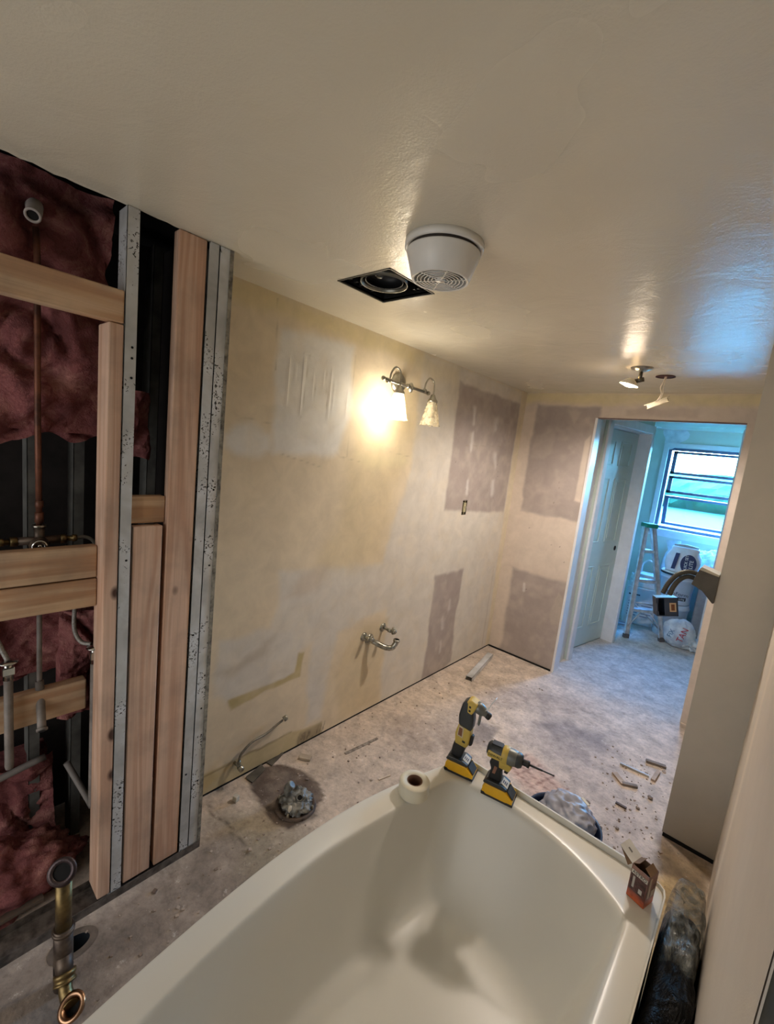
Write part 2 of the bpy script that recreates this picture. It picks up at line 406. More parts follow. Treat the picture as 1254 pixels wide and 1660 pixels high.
# long trowel scratches
for k in range(26):
    x0 = random.uniform(-1.5, -.3); y0 = random.uniform(1.7, 3.6); a = random.uniform(1.9, 2.6); l = random.uniform(.1, .6)
    c = random.choice([(226, 214, 204), (148, 136, 130), (222, 206, 192)])
    fl_layers.append(([(x0, y0), (x0+l*math.cos(a), y0+l*math.sin(a)), (x0+l*math.cos(a)+.001, y0+l*math.sin(a))], c, .02, .02, .5, random.uniform(.001, .006)))
hole = lambda x, y: ((x+1.368)/.036)**2+((y-.335)/.055)**2 < 1
me = sheet('floor', (-2.1, -1.6, 0), (1, 0, 0), (0, 1, 0), 3.4, 7.7, .0125, m_floor, (222, 206, 192), fl_layers, uv0=(-2.1, -1.6), skip=hole)
struct(link('floor', me))
pit = MB().box((-1.40, .26, -.3), (-1.29, .41, -.004)); 
b = MB(); vs = [(-1.368+rx*math.cos(2*PI*k/40), .335+ry*math.sin(2*PI*k/40), .0012) for rx, ry in ((.026, .044), (.047, .066)) for k in range(40)]
b.add(vs, [(k, (k+1) % 40, 40+(k+1) % 40, 40+k) for k in range(40)])
struct(obj('trim_10', b, mat('stained_hole_edge', (112, 100, 90), .9, var=.2, vs=30)))
struct(obj('trim_1', MB().lathe([(.055, -.001), (.05, -.12), (.0, -.12)], 24, (-1.368, .335, 0)), m_dark))

# ---- ceiling (with the square fan cut-out)
hx0, hx1, hy0, hy1 = -1.303, -1.05, 1.094, 1.341
cb = MB()
def rect(mb, x0, x1, y0, y1, z=H): mb.add([(x0, y0, z), (x1, y0, z), (x1, y1, z), (x0, y1, z)], [(0, 3, 2, 1)])
rng_x = [-1.44, hx0, hx1, 1.3]; rng_y = [-1.6, hy0, hy1, 3.6]
for i in range(3):
    for j in range(3):
        if (i, j) != (1, 1): rect(cb, rng_x[i], rng_x[i+1], rng_y[j], rng_y[j+1])
# ceiling over the vanity wall return and next room
rect(cb, -1.75, -1.44, .765, 3.6)
rect(cb, -2.1, 1.3, 3.6, 6.1)
# ragged torn edge of the ceiling board along the open studs, and the board's thickness
x = -1.44; ys = np.arange(-1.0, .77, .022); jag = [0]+[abs(vnoise(np.array([y]), np.array([.3]), 30, 3)[0]-.45)*.06 for y in ys[1:]]
for k in range(len(ys)-1):
    cb.add([(x, ys[k], H), (x, ys[k+1], H), (x-jag[k+1]*.6-.004, ys[k+1], H-.001), (x-jag[k]*.6-.004, ys[k], H-.001)], [(0, 1, 2, 3)])
    cb.add([(x-jag[k]*.6-.004, ys[k], H-.001), (x-jag[k+1]*.6-.004, ys[k+1], H-.001), (x-jag[k+1]*.6-.004, ys[k+1], H+.012), (x-jag[k]*.6-.004, ys[k], H+.012)], [(0, 1, 2, 3)])
for a, b, c, d in ((hx0, hy0, hx1, hy0), (hx1, hy0, hx1, hy1), (hx1, hy1, hx0, hy1), (hx0, hy1, hx0, hy0)):
    cb.add([(a, b, H), (c, d, H), (c, d, H+.013), (a, b, H+.013)], [(0, 1, 2, 3)])
struct(obj('ceiling', cb, m_ceil))
struct(obj('trim_2', MB().box((-2.25, -1.8, H+.10), (1.45, 6.12, H+.16)).box((-2.25, -1.8, -.3), (-2.2, 6.12, H+.1)).box((1.4, -1.8, -.3), (1.45, 6.12, H+.1)).box((-2.25, -1.8, -.3), (1.45, -1.75, H+.1)), m_dark))   # roof deck, and unseen outer shell added to stop sky light leaking in

# ---- left wall (patched)
lw = [
    ([(.80, 2.2), (3.5, 2.2), (3.5, 2.12), (.8, 2.12)], (214, 198, 140), .06, .02, .5),
    ([(2.085, 2.2), (2.085, 1.741), (2.086, 1.521), (2.055, 1.371), (1.966, 1.188), (1.957, 1.077), (1.93, .951), (1.401, .991), (1.205, 1.002), (1.22, .835), (1.171, .736), (.914, .731), (.912, .483), (.982, .43), (1.343, .438), (1.368, .564), (1.433, .59), (1.444, .115), (1.549, .096), (1.573, .339), (1.623, .589), (1.81, .641), (2.014, .651), (2.057, .006), (2.638, -.02), (3.6, -.02), (3.6, 2.2)], MUD, .05, .02, .95),
    ([(1.42, .96), (1.9, .95), (2.0, 1.5), (2.1, 1.7), (2.06, 2.0), (1.6, 1.9), (1.55, 1.3)], (204, 186, 144), .14, .05, .5),
    ([(1.25, .88), (1.36, .99), (1.5, .98), (1.45, .86)], (196, 178, 156), .06, .03, .5),
    ([(.981, .436), (1.343, .450), (1.353, .552), (1.393, .547), (1.382, .414), (1.173, .415), (.999, .376)], (184, 166, 118), .015, .012, .95),
    ([(.93, .60), (1.1, .64), (1.2, .70), (1.15, .60), (1.0, .55)], (176, 162, 140), .05, .04, .5),
    ([(1.103, 2.06), (1.254, 2.088), (1.53, 2.10), (1.545, 1.76), (1.49, 1.575), (1.388, 1.547), (1.207, 1.556), (1.111, 1.541), (1.106, 1.668), (1.101, 1.899)], MUDW, .05, .02, .95),
    ([(.884, 1.612), (.942, 1.662), (1.011, 1.67), (1.10, 1.627), (1.10, 1.556), (1.051, 1.527), (.95, 1.539), (.895, 1.567)], MUDW, .05, .02, .95),
    ([(1.62, 1.58), (2.0, 1.60), (2.05, 1.55), (1.7, 1.50)], (218, 206, 168), .06, .02, .6),
    ([(1.70, .04), (2.03, .03), (2.04, .60), (1.75, .58), (1.62, .35)], TAN2, .06, .03, .8),
    ([(1.998, 2.181), (2.472, 2.175), (2.479, 2.06), (2.017, 2.083)], (214, 204, 180), .08, .03, .8),
    ([(2.494, 2.105), (3.396, 2.101), (3.394, 1.212), (2.51, 1.251)], BOARD, .03, .015, .95),
    ([(2.503, .788), (2.872, .797), (2.85, .4), (2.877, .034), (2.638, -.02), (2.499, -.02), (2.512, .298)], BOARD, .03, .02, .95),
    ([(3.40, 2.2), (3.5, 2.2), (3.5, 0), (3.43, 0), (3.41, 1.1)], (222, 208, 178), .02, .006, .8),
    ([(3.36, 0.03), (3.372, .03), (3.372, .75), (3.368, .75)], (176, 166, 156), .012, .004, .7),
    ([(.80, -.02), (.80, .12), (1.098, .115), (1.349, .11), (1.561, .075), (1.568, -.02)], (196, 180, 138), .01, .012, .9),
    ([(1.38, 0), (1.40, .085), (1.55, .07), (1.56, 0)], (142, 126, 104), .03, .03, .7),
    ([(.80, .10), (1.1, .115), (1.35, .11), (1.1, .109)], (140, 122, 92), .008, .012, .8, .003),
    ([(.98, .07), (1.06, .06), (1.06, .10), (.98, .13)], (176, 160, 128), .03, .02, .7),
]
for (y, z) in ((2.722, 1.912), (2.727, 1.742), (2.761, 1.423)): lw.append(([(y, z+.045), (y+.01, z-.045), (y+.011, z-.045)], MUDW, .035, .03, .6, .016))
for (y, z) in ((3.061, 1.9), (3.114, 1.633), (3.14, 1.417)): lw.append(([(y, z+.04), (y+.01, z-.04), (y+.011, z-.04)], MUDW, .045, .04, .5, .024))
for (y, z) in ((2.732, .535), (2.682, .402), (2.686, .206)): lw.append(([(y, z+.04), (y+.01, z-.04), (y+.011, z-.04)], MUDW, .035, .025, .45, .012))
for (a, b, c, d) in ((1.085, 2.18, 1.10, 1.90), (1.548, 2.06, 1.555, 1.56), (1.16, 1.55, 1.40, 1.50), (1.50, 1.56, 1.66, 1.54), (.93, 1.69, 1.10, 1.675), (1.88, 1.61, 2.08, 1.59), (2.67, 1.707, 3.213, 1.741), (1.27, 2.0, 1.25, 1.72), (1.31, 1.98, 1.32, 1.78), (1.37, 2.0, 1.395, 1.76)):
    lw.append(([(a, b), (c, d), (c+.001, d)], (150, 138, 112), .006, .003, .6, .0008))
for k in range(14):
    y, z = random.uniform(2.55, 3.3), random.uniform(1.28, 1.6); lw.append(([(y, z), (y+.002, z), (y, z+.002)], (92, 80, 72), .004, 0, .9, .002))
for k in range(22):   # dark scuffs where the base board was torn off
    y = random.uniform(1.40, 1.58); z = random.uniform(.005, .04); lw.append(([(y, z), (y+random.uniform(0, .02), z+random.uniform(.01, .05)), (y+.001, z)], (70, 58, 44), .008, .004, .75, .0012))
def ridges(u, v):   # trowel ridges left standing in the joint compound
    h = np.zeros_like(u)
    for (y, z0, z1, a) in ((1.243, 1.72, 2.0, .003), (1.165, 1.75, 1.98, .002), (1.20, 1.86, 1.96, .0015), (1.30, 1.8, 1.94, .0015), (1.405, 1.72, 1.98, .003), (1.43, 1.76, 1.93, .0018), (1.36, 1.86, 1.96, .002), (1.52, 1.74, 1.9, .0015)):
        h += a*np.exp(-((u-y-.012*(v-1.8))/.007)**2)*np.clip((v-z0)*30, 0, 1)*np.clip((z1-v)*30, 0, 1)
    h += .0015*np.clip(1-np.abs(v-2.0)/.006, 0, 1)*((u > 1.24) & (u < 1.40))
    return h*.5
lwx = -1.655
me = sheet('wall_left', (lwx, .77, .014), (0, 1, 0), (0, 0, 1), 2.735, H-.013, .0075, m_wall, TAN, lw, uv0=(.77, .014), height=ridges,
           skip=lambda u, v: (u > 2.735) & (u < 2.79) & (v > 1.215) & (v < 1.32),
           extra=MB().box((lwx-.10, .77, 2.21), (lwx-.012, 3.6, 2.3)).box((lwx-.10, .77, .014), (lwx-.09, 3.6, 2.2)))
struct(link('wall_left', me))
struct(obj('gap_shade_left', MB().box((lwx-.09, .77, .0), (lwx-.004, 3.5, .013)), m_dark))       # near-black strip standing in for shade in the gap under the sheet
# drywall return at the end of the stud wall, torn edge
struct(obj('wall_return', MB().box((-1.655, .757, .003), (-1.437, .769, 2.198)), mat('drywall_return_edge', (150, 144, 130), .8, c2=(84, 78, 70), vs=40, bmp=.4)))
# hairline curled paint base shreds along the wall
for (p, lab) in (((-1.60, 1.13), 'torn grey strip of old base lying against the wall by the dark stain'), ((-1.635, 1.26), 'short torn shred of base sticking out of the wall foot past the stain')):
    b = MB(); c = (176, 168, 150)
    b.add([(p[0]-.035, p[1]-.045, .004), (p[0]+.012, p[1]-.035, .002), (p[0]-.012, p[1]+.05, .012), (p[0]-.04, p[1]+.045, .026), (p[0]-.035, p[1]-.04, .010)], [(0, 1, 2, 3), (0, 3, 4)])
    o = obj('base_scrap', b, mat('torn_base', (96, 90, 80), .7, var=.2), (p[0], p[1], 0), label=lab, cat='scrap'); md = o.modifiers.new('s', 'SOLIDIFY'); md.thickness = .003

# ---- back wall with the cased opening
bx0, bx1, bz = -1.077, -.206, 2.02; by = 3.497
bw = [
    ([(-1.66, 2.2), (.3, 2.2), (.3, 2.13), (-1.66, 2.12)], (220, 206, 152), .06, .02, .7),
    ([(-1.563, 2.098), (-1.06, 2.108), (-1.06, 1.236), (-1.559, 1.236)], BOARD, .03, .02, .95),
    ([(-1.544, .743), (-1.06, .743), (-1.06, -.02), (-1.542, -.02)], BOARD, .04, .02, .95),
    ([(-1.53, 1.867), (-1.446, 1.888), (-1.376, 1.829), (-1.379, 1.731), (-1.436, 1.677), (-1.54, 1.68)], (184, 172, 162), .03, .01, .7),
    ([(-1.102, 1.895), (-1.096, 1.38), (-1.143, 1.388), (-1.14, 1.589), (-1.138, 1.847)], PINKMUD, .015, .005, .9),
    ([(-1.138, .655), (-1.078, .591), (-1.087, .408), (-1.151, .376), (-1.181, .46)], (182, 170, 158), .012, .005, .8),
    ([(-1.306, 2.071), (-1.202, 2.06), (-1.242, 1.97)], (188, 176, 164), .02, .006, .7),
    ([(-.9, 2.09), (-.476, 2.106), (-.463, 2.052), (-.9, 2.046)], (186, 170, 158), .03, .02, .6),
    ([(-1.425, .64), (-1.42, .58), (-1.419, .58)], MUDW, .01, .004, .6, .01),
]
for k in range(8): y, z = random.uniform(-1.5, -1.1), random.uniform(.1, 1.9); bw.append(([(y, z), (y+.002, z), (y, z+.002)], (92, 80, 72), .004, 0, .9, .003))
th = .115
ex = MB().box((-1.66, by+.0015, .0), (bx0-.012, by+th, 2.2)).box((bx0, by+.0015, bz+.003), (bx1, by+th, 2.2)).box((bx1+.003, by+.0015, .0), (1.3, by+th, 2.2))
me = sheet('wall_back', (-1.655, by, .014), (1, 0, 0), (0, 0, 1), 2.95, H-.014, .0075, m_wall, PINKMUD, bw, uv0=(-1.655, .014),
           skip=lambda u, v: (u > bx0) & (u < bx1) & (v < bz), extra=ex)
struct(link('wall_back', me))
jam = MB().box((bx0-.014, by-.002, 0), (bx0-.001, by+th+.012, bz)).box((bx0-.006, by-.004, 0), (bx0+.004, by+.008, bz))
struct(obj('trim_3', jam, m_white_trim))
struct(obj('trim_4', MB().box((bx0, by-.003, bz-.004), (bx1, by+.012, bz+.004)), mat('torn_drywall_edge', (128, 108, 104), .8, bmp=.5)))
struct(obj('trim_5', MB().box((-.2, by-.016, 0), (-.14, by-.001, .028)), mat('old_base_stub', (214, 200, 186), .6)))
struct(obj('gap_shade_back', MB().box((-1.655, by-.006, .0), (bx0-.02, by+.001, .013)), m_dark))  # near-black strip in place of the shade below the back wall sheet

# ---- partition stub A and right wall B
ax0, ax1, ay = -.113, .084, 2.333
ex = MB().box((ax0, ay+.0015, .016), (.2, ay+.115, H)).box((ax0+.01, ay+.012, 0), (.2, ay+.1, .016))
struct(obj('gap_shade_partition', MB().box((ax0+.004, ay-.004, 0), (ax1, ay+.012, .017)), m_dark))  # dark strip painted for the shaded gap under the partition
me = sheet('wall_partition', (ax0, ay, .016), (1, 0, 0), (0, 0, 1), .20, H-.016, .02, m_partition, (184, 178, 166), [], extra=ex)
struct(link('wall_partition', me))
ex = MB().box((ax1+.0015, .60, .006), (.2, 2.34, H))
def bridge(u, v): return -.004*np.clip((u-1.74)/.02, 0, 1)+.004*np.exp(-((u-1.745)/.010)**2)
me = sheet('wall_right', (ax1, 2.335, .006), (0, -1, 0), (0, 0, 1), 1.735, H-.006, .012, m_partition, (198, 187, 173),
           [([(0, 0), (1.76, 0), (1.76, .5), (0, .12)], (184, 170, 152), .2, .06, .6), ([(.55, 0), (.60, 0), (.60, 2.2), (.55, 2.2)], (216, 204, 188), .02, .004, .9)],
           extra=ex, height=lambda u, v: .004*np.exp(-((u-.575)/.012)**2)-.003*np.clip((.56-u)*40, 0, 1))
struct(link('wall_right', me))
struct(obj('wall_rear_side', MB().box((.0875, -1.6, 0), (.2, .599, H)), mat('green_board', (44, 46, 37), .9, c2=(28, 30, 24), vs=8)))
struct(obj('wall_rear', MB().box((-2.1, -1.68, 0), (.2, -1.6, H)), mat('rear_wall_paint', (200, 190, 166), .7)))
struct(obj('trim_6', MB().box((.2, 2.35, 0), (1.3, 3.497, .001)), m_dark))
struct(obj('wall_passage', MB().box((1.2, 2.34, 0), (1.3, 6.1, H)).box((.2, 2.34, 0), (1.3, 2.45, H)), mat('passage_wall_paint', (204, 196, 176), .7)))

# ---- open cavity behind the studs
cv = MB().box((-2.08, -1.6, 0), (-2.0, .78, 2.3)).box((-2.0, -1.6, -.02), (-1.47, .78, -.001)).box((-2.0, .772, 0), (-1.66, .80, 2.3)).box((-2.08, -1.68, 0), (-1.44, -1.6, 2.3))
struct(obj('wall_cavity', cv, m_cavity))

# ---- bottom track
struct(obj('trim_7', MB().box((-1.535, -1.0, 0), (-1.438, .768, .002)).box((-1.439, -1.0, 0), (-1.4365, .768, .030)).box((-1.535, -1, 0), (-1.533, .768, .03)), mat('dirty_track', (112, 104, 98), .6, .2, c2=(66, 60, 56), vs=30)))

# ================================================================== FRAMING
def stud(name, mb, m, loc, label, cat, group=None): return obj(name, mb, m, loc, label=label, cat=cat, group=group)
fx = -1.44
def wood_box(x0, y0, z0, x1, y1, z1): return MB().box((x0, y0, z0), (x1, y1, z1), bev=.004)
G = 'timber framing of the open wall'
stud('wood_stud', wood_box(fx-.089, .418, .031, fx, .456, 1.886), m_wood_v, (fx-.04, .437, .031), 'pale timber stud edge-on under the upper header, left of the first metal stud', 'wood stud', G)
stud('wood_stud', wood_box(fx-.04, .597, .031, fx-.002, .683, 2.198), m_wood_v, (fx-.02, .64, .031), 'tall pinkish timber stud running full height beside the pair of metal studs', 'wood stud', G)
stud('wood_stud', wood_box(fx-.042, .496, .031, fx-.004, .584, 1.303), m_wood_v, (fx-.02, .54, .031), 'short wide timber stud between the metal stud and the tall stud, topped by a block', 'wood stud', G)
stud('wood_block', wood_box(fx-.06, .49, 1.309, fx-.022, .596, 1.395), m_wood_h, (fx-.04, .54, 1.31), 'small yellowish timber block on top of the short stud', 'wood block')
stud('wood_header', wood_box(fx-.038, -1.0, 1.888, fx, .456, 1.977), m_wood_h, (fx-.02, .2, 1.89), 'upper horizontal timber header crossing the pink insulation, with a dark knot', 'wood header')
stud('wood_crosspiece', wood_box(-1.535, -1.0, 1.14, -1.497, .417, 1.238), m_wood_h, (-1.51, .2, 1.14), 'upper of the two stacked horizontal boards below the shower valve', 'wood board', 'crosspieces')
stud('wood_crosspiece', wood_box(-1.535, -1.0, 1.048, -1.495, .417, 1.136), m_wood_h, (-1.51, .2, 1.05), 'lower of the two stacked horizontal boards below the shower valve', 'wood board', 'crosspieces')
stud('wood_crosspiece', wood_box(-1.60, -1.0, .672, -1.562, .411, .775), m_wood_h, (-1.58, .2, .68), 'lowest horizontal board behind the open spout pipe stub', 'wood board', 'crosspieces')
def cstud(y0, y1, open_left):
    t = .0015; b = MB().box((fx-t, y0, .003), (fx, y1, 2.198)); yw = y1 if open_left else y0
    b.box((fx-.064, yw-t if open_left else yw, .003), (fx, yw if open_left else yw+t, 2.198))
    b.box((fx-.064, y0, .003), (fx-.064+t, y1, 2.198))
    return b
def screws(parent, y, zs):
    for z in zs:
        obj('screw_hole', MB().lathe([(0, .0012), (.0035, .0010), (.0035, -.001)], 10, (fx, y, z), (1, 0, 0)), m_dark, (fx, y, z), parent)
a = stud('metal_stud', cstud(.457, .489, False), m_steel, (fx, .473, 0), 'leftmost galvanised metal stud, alone between the header end and the dark gap', 'metal stud', 'galvanised studs'); screws(a, .478, (1.83, 1.80, 1.745, 1.20, .42))
a = stud('metal_stud', cstud(.6885, .7215, True), m_steel, (fx, .70, 0), 'galvanised metal stud directly right of the tall timber stud', 'metal stud', 'galvanised studs'); screws(a, .70, (.35, .9))
a = stud('metal_stud', cstud(.7225, .7565, False), m_steel, (fx, .74, 0), 'rightmost galvanised metal stud at the drywall edge of the vanity wall', 'metal stud', 'galvanised studs'); screws(a, .745, (1.42, 1.15, .6, .3))
for y, lab in ((.425, 'dim metal stud deep in the dark cavity, right of the copper pipe'), (.30, 'dim metal stud deep in the dark cavity, left of the copper pipe'), (.66, 'dim metal stud deep behind the dark gap')):
    b = MB().box((-1.802, y, .0), (-1.80, y+.032, 2.25)).box((-1.87, y, .0), (-1.80, y+.002, 2.25))
    stud('back_stud', b, mat('dusty_steel', (120, 120, 116), .6, .3, .2), (-1.82, y, 0), lab, 'metal stud', 'studs deep in the cavity')

# insulation
def insul_mat():
    m, nt, p = newmat('pink_fibreglass'); co = N(nt, 'ShaderNodeTexCoord').outputs['Object']
    a = noise_n(nt, co, 9, 6, .65, 1.2); b = noise_n(nt, co, 60, 5, .7, 1.5)
    c = ramp(nt, a, [(.3, lin(108, 66, 68)), (.5, lin(152, 96, 96)), (.7, lin(196, 142, 134))])
    c = mix(nt, c, lin(120, 66, 66), ramp(nt, b, [(.5, (0, 0, 0)), (.7, (.55, .55, .55))]))
    nt.links.new(c, p.inputs['Base Color']); p.inputs['Roughness'].default_value = 1; p.inputs['Specular IOR Level'].default_value = .05
    bump(nt, p, b, .8, .012); return m
m_ins = insul_mat()
def batt(y0, y1, z0, z1, x, depth, seed, label, ragged=.03, dimple=None):
    b = MB(); n, k = 60, 60; vs = []
    for i in range(n+1):
        for j in range(k+1):
            y = y0+(y1-y0)*i/n; z = z0+(z1-z0)*j/k
            e = min(i, n-i)/n*8; g = j/k*8; q = min(1, e)*.6+.4; w = min(1, g)*.6+.4
            h = mnoise.fractal(Vector((y*5, z*5, seed)), .9, 2.2, 5)*.07-max(0, .12-abs(mnoise.noise(Vector((y*5+z*2, z*4-y, seed+4)))))*.30
            if dimple:
                dd = math.hypot(y-dimple[0], z-dimple[1]); h -= .05*math.exp(-(dd/.035)**2)-.02*math.exp(-(dd/.12)**2)
                h -= .02*math.exp(-((y-dimple[0]-.12*(dimple[1]-z))/.012)**2)*(z < dimple[1])
            zz = z+ragged*mnoise.noise(Vector((y*8, seed, 0)))*(1-j/k)
            vs.append((x+depth*q*w+h, y, zz))
    fs = [(i*(k+1)+j, (i+1)*(k+1)+j, (i+1)*(k+1)+j+1, i*(k+1)+j+1) for i in range(n) for j in range(k)]
    b.add(vs, fs, smooth=True)
    off = len(vs); b.box((x-.06, y0+.01, z0+.02), (x+depth*.2, y1-.01, z1))
    return obj('insulation_batt', b, m_ins, (x, (y0+y1)/2, z0), label=label, cat='insulation', weld=False)
batt(-.4, .475, 1.545, 2.26, -1.66, .05, 1.3, 'pink fibreglass batt filling the top of the cavity behind the header', .10, (.277, 2.125))
batt(.49, .60, 1.50, 1.72, -1.62, .04, 5.3, 'bulge of pink insulation showing in the gap right of the first metal stud', .05)
batt(-.4, .37, .0, .40, -1.84, .05, 2.3, 'pink fibreglass batt slumped in the bottom of the cavity')
batt(-.1, .50, .72, 1.13, -1.78, .05, 3.3, 'pink fibreglass batt behind the supply hoses below the boards')
batt(.36, .60, .58, .98, -1.70, .05, 6.1, 'narrow pink fibreglass tuft behind the right supply hose')

# shower plumbing

def ringcap(mb, c, ax, r, ri, h, mi=0): mb.lathe([(ri, h), (r, h), (r, 0), (ri, 0), (ri, h)], 24, c, ax, mi)
t = thing('shower_arm_fitting', (-1.53, .273, 2.118), 'open white pipe elbow poking out of the pink insulation', 'pipe fitting')
b = MB().tube([(-1.62, .285, 2.16), (-1.575, .282, 2.15), (-1.55, .276, 2.13), (-1.532, .270, 2.112)], [.017, .018, .0185, .0165], 20, caps=False)
ringcap(b, (-1.534, .2705, 2.114), (.55, -.2, -.55), .0185, .013, .006)
obj('elbow', b, mat('dusty_white_pipe', (180, 172, 168), .6), (-1.55, .275, 2.12), t)
obj('bore', MB().lathe([(0, 0), (.0135, 0)], 20, (-1.5335, .2695, 2.1125), (.55, -.2, -.55)), m_dark, (-1.53, .27, 2.11), t)
t = thing('shower_valve', (-1.585, .29, 1.22), 'old brass mixing valve with side unions above the stacked boards', 'valve')
vx, vy, vz = -1.585, .292, 1.235
b = MB().lathe([(.0, .03), (.016, .03), (.016, .028), (.022, .022), (.026, 0), (.02, -.02), (0, -.03)], 24, (vx, vy, vz), (1, -.15, 0))
b.tube([(vx, vy-.05, vz+.012), (vx, vy+.05, vz+.012)], .012, 16).tube([(vx, vy, vz), (vx, vy, vz+.05)], .013, 16)
obj('body', b, m_brass_dk, (vx, vy, vz), t)
b = MB(); ringcap(b, (vx+.028, vy-.004, vz), (1, -.15, 0), .0185, .011, .006); b.lathe([(0, .004), (.006, .003), (.006, 0)], 12, (vx+.028, vy-.004, vz), (1, -.15, 0))
obj('cartridge_ring', b, m_chrome, (vx+.03, vy, vz), t)
for s in (-1, 1):
    obj('union_nut', MB().lathe([(.011, 0), (.014, .001), (.014, .016), (.011, .017)], 6, (vx, vy+s*.05, vz+.012), (0, s, 0)).lathe([(.008, .0), (.008, .03), (.011, .031), (.011, .042), (.006, .043)], 16, (vx, vy+s*.05, vz+.012), (0, s, 0)), m_brass, (vx, vy+s*.06, vz), t)
obj('top_collar', MB().lathe([(.013, 0), (.017, .001), (.017, .008), (.013, .009)], 20, (vx, vy, vz+.05)), m_nickel, (vx, vy, vz+.05), t)
obj('riser_pipe', MB().tube([(vx, vy, vz+.058), (vx+.004, vy-.004, 1.6), (vx+.012, vy-.006, 2.02), (vx+.0, vy-.006, 2.10)], .008, 12).lathe([(.008, 0), (.011, .001), (.011, .03), (.008, .031)], 14, (vx, vy, vz+.065)).lathe([(.008, 0), (.0105, .001), (.0105, .02), (.008, .021)], 14, (vx, vy, vz+.11)), m_copper, (vx, vy, vz+.06), label='thin vertical copper pipe rising from the brass mixing valve', cat='copper pipe')
obj('spout_pipe', MB().tube([(vx, vy, 1.20), (vx, vy, .80), (vx+.002, vy, .775)], .007, 12).tube([(vx, vy, .80), (vx+.01, vy, .75), (vx+.045, vy-.004, .705), (vx+.075, vy-.008, .675)], [.011, .012, .0115, .0115], 16).lathe([(.0085, 0), (.0145, 0), (.0145, .006), (.0085, .006)], 18, (vx+.07, vy-.007, .680), (.7, -.1, -.65)), m_pipe_grey, (vx, vy, .7), label='grey drop pipe ending in an open spout stub in front of the lowest board', cat='pipe')
obj('spout_pipe_bore', MB().lathe([(0, 0), (.009, 0)], 16, (vx+.0765, vy-.008, .674), (.7, -.1, -.65)), m_dark, (vx+.07, vy, .67), bpy.data.objects['spout_pipe'])
def stop(x, y, ztop, zbot, lab, lab2, path):
    t = thing('supply_stub', (x, y, zbot), lab, 'water pipe', 'capped supply stubs')
    obj('pipe', MB().tube([(x, y, ztop-.05), (x, y, zbot+.01), (x, y, zbot)], [.011, .011, .009], 14), m_pipe_grey, (x, y, zbot), t)
    obj('escutcheon', MB().lathe([(.006, .006), (.012, .005), (.024, 0), (.024, -.002), (.006, -.002)], 24, (x, y, ztop)), m_chrome, (x, y, ztop), t)
    obj('valve_body', MB().tube([(x, y, ztop), (x, y, ztop-.055)], [.010, .0125], 10).box((x-.008, y-.014, ztop-.04), (x+.012, y+.014, ztop-.015), bev=.003), m_chrome, (x, y, ztop), t)
    obj('supply_hose', MB().tube(spline(path), .0065, 10), mat('braided_hose', (160, 156, 150), .5, .3, .2, 200), path[0], label=lab2, cat='hose', group='supply hoses')
stop(-1.545, .213, .905, .565, 'left vertical supply stub with chrome flange at the photo edge', 'left grey supply hose dropping to the chrome flange', [(-1.60, .17, 1.11), (-1.585, .178, 1.02), (-1.56, .198, .95), (-1.545, .213, .907)])
stop(-1.530, .423, .898, .325, 'right vertical supply stub with chrome flange beside the timber stud', 'right grey supply hose curving down from behind the boards', [(-1.60, .385, 1.18), (-1.60, .386, 1.04), (-1.59, .382, .95), (-1.57, .395, .908), (-1.545, .418, .902)])
obj('valve_hose', MB().tube(spline([(vx, .385, vz+.012), (vx, .41, vz+.012), (vx+.004, .43, vz-.005), (vx+.006, .435, vz-.05), (vx+.004, .43, vz-.1)]), .0055, 10), mat('braided_hose_grey', (140, 136, 126), .5, .3), (vx, .39, vz), label='short grey hose looping right from the valve union', cat='hose')
obj('cavity_pipe', MB().tube(spline([(-1.74, -.3, .33), (-1.72, .1, .40), (-1.70, .33, .455)]), .011, 12).tube([(-1.66, .38, .43), (-1.60, .43, .30), (-1.59, .44, .27)], .010, 10), mat('dim_pipe', (126, 120, 116), .6), (-1.7, .1, .4), label='grey pipe running across the dark bottom of the cavity', cat='pipe')
# loose dim sticks in bottom of cavity
obj('cavity_lath', MB().box((-1.60, .0, .01), (-1.56, .30, .02), M=Matrix.Rotation(.05, 4, 'X')), mat('dusty_lath', (120, 104, 92), .8), (-1.68, .15, .09), label='dusty strip of lath lying in the bottom of the cavity', cat='scrap')

# tub waste and overflow
t = thing('tub_drain_assembly', (-1.275, .29, 0), 'brass tub waste and overflow pipe standing by the floor hole', 'drain pipe')
wx, wy = -1.272, .288
obj('overflow_tube', MB().tube([(wx, wy, .16), (wx+.001, wy, .355)], .0195, 24), m_brass, (wx, wy, .16), t)
b = MB().tube([(wx, wy, .345), (wx+.002, wy, .37), (wx+.006, wy-.002, .39), (wx+.016, wy-.005, .397)], [.0195, .023, .026, .026], 24)
oa = Vector((.70, -.42, .45)).normalized(); oc = Vector((wx+.020, wy-.008, .400))
ringcap(b, oc, oa, .034, .021, .006); ringcap(b, oc+oa*-.012, oa, .030, .021, .008)
obj('overflow_flange', b, mat('dark_bronze', (88, 76, 76), .4, .7, c2=(52, 42, 46)), oc, t)
obj('overflow_bore', MB().lathe([(0, 0), (.0215, 0)], 24, oc+oa*.003, oa), m_dark, oc, t)
b = MB().tube([(wx, wy, .055), (wx, wy, .20)], .0235, 24); ringcap(b, (wx, wy, .185), (0, 0, 1), .0275, .019, .008)
b.tube([(wx, wy, .115), (wx+.02, wy-.002, .09), (wx+.032, wy-.004, .075)], .021, 20).tube([(wx, wy, .0), (wx, wy, .08)], .0235, 24)
obj('tee', b, m_brass_dk, (wx, wy, .1), t)
sa = Vector((.62, -.1, -.75)).normalized(); sc = Vector((wx+.036, wy-.004, .070))
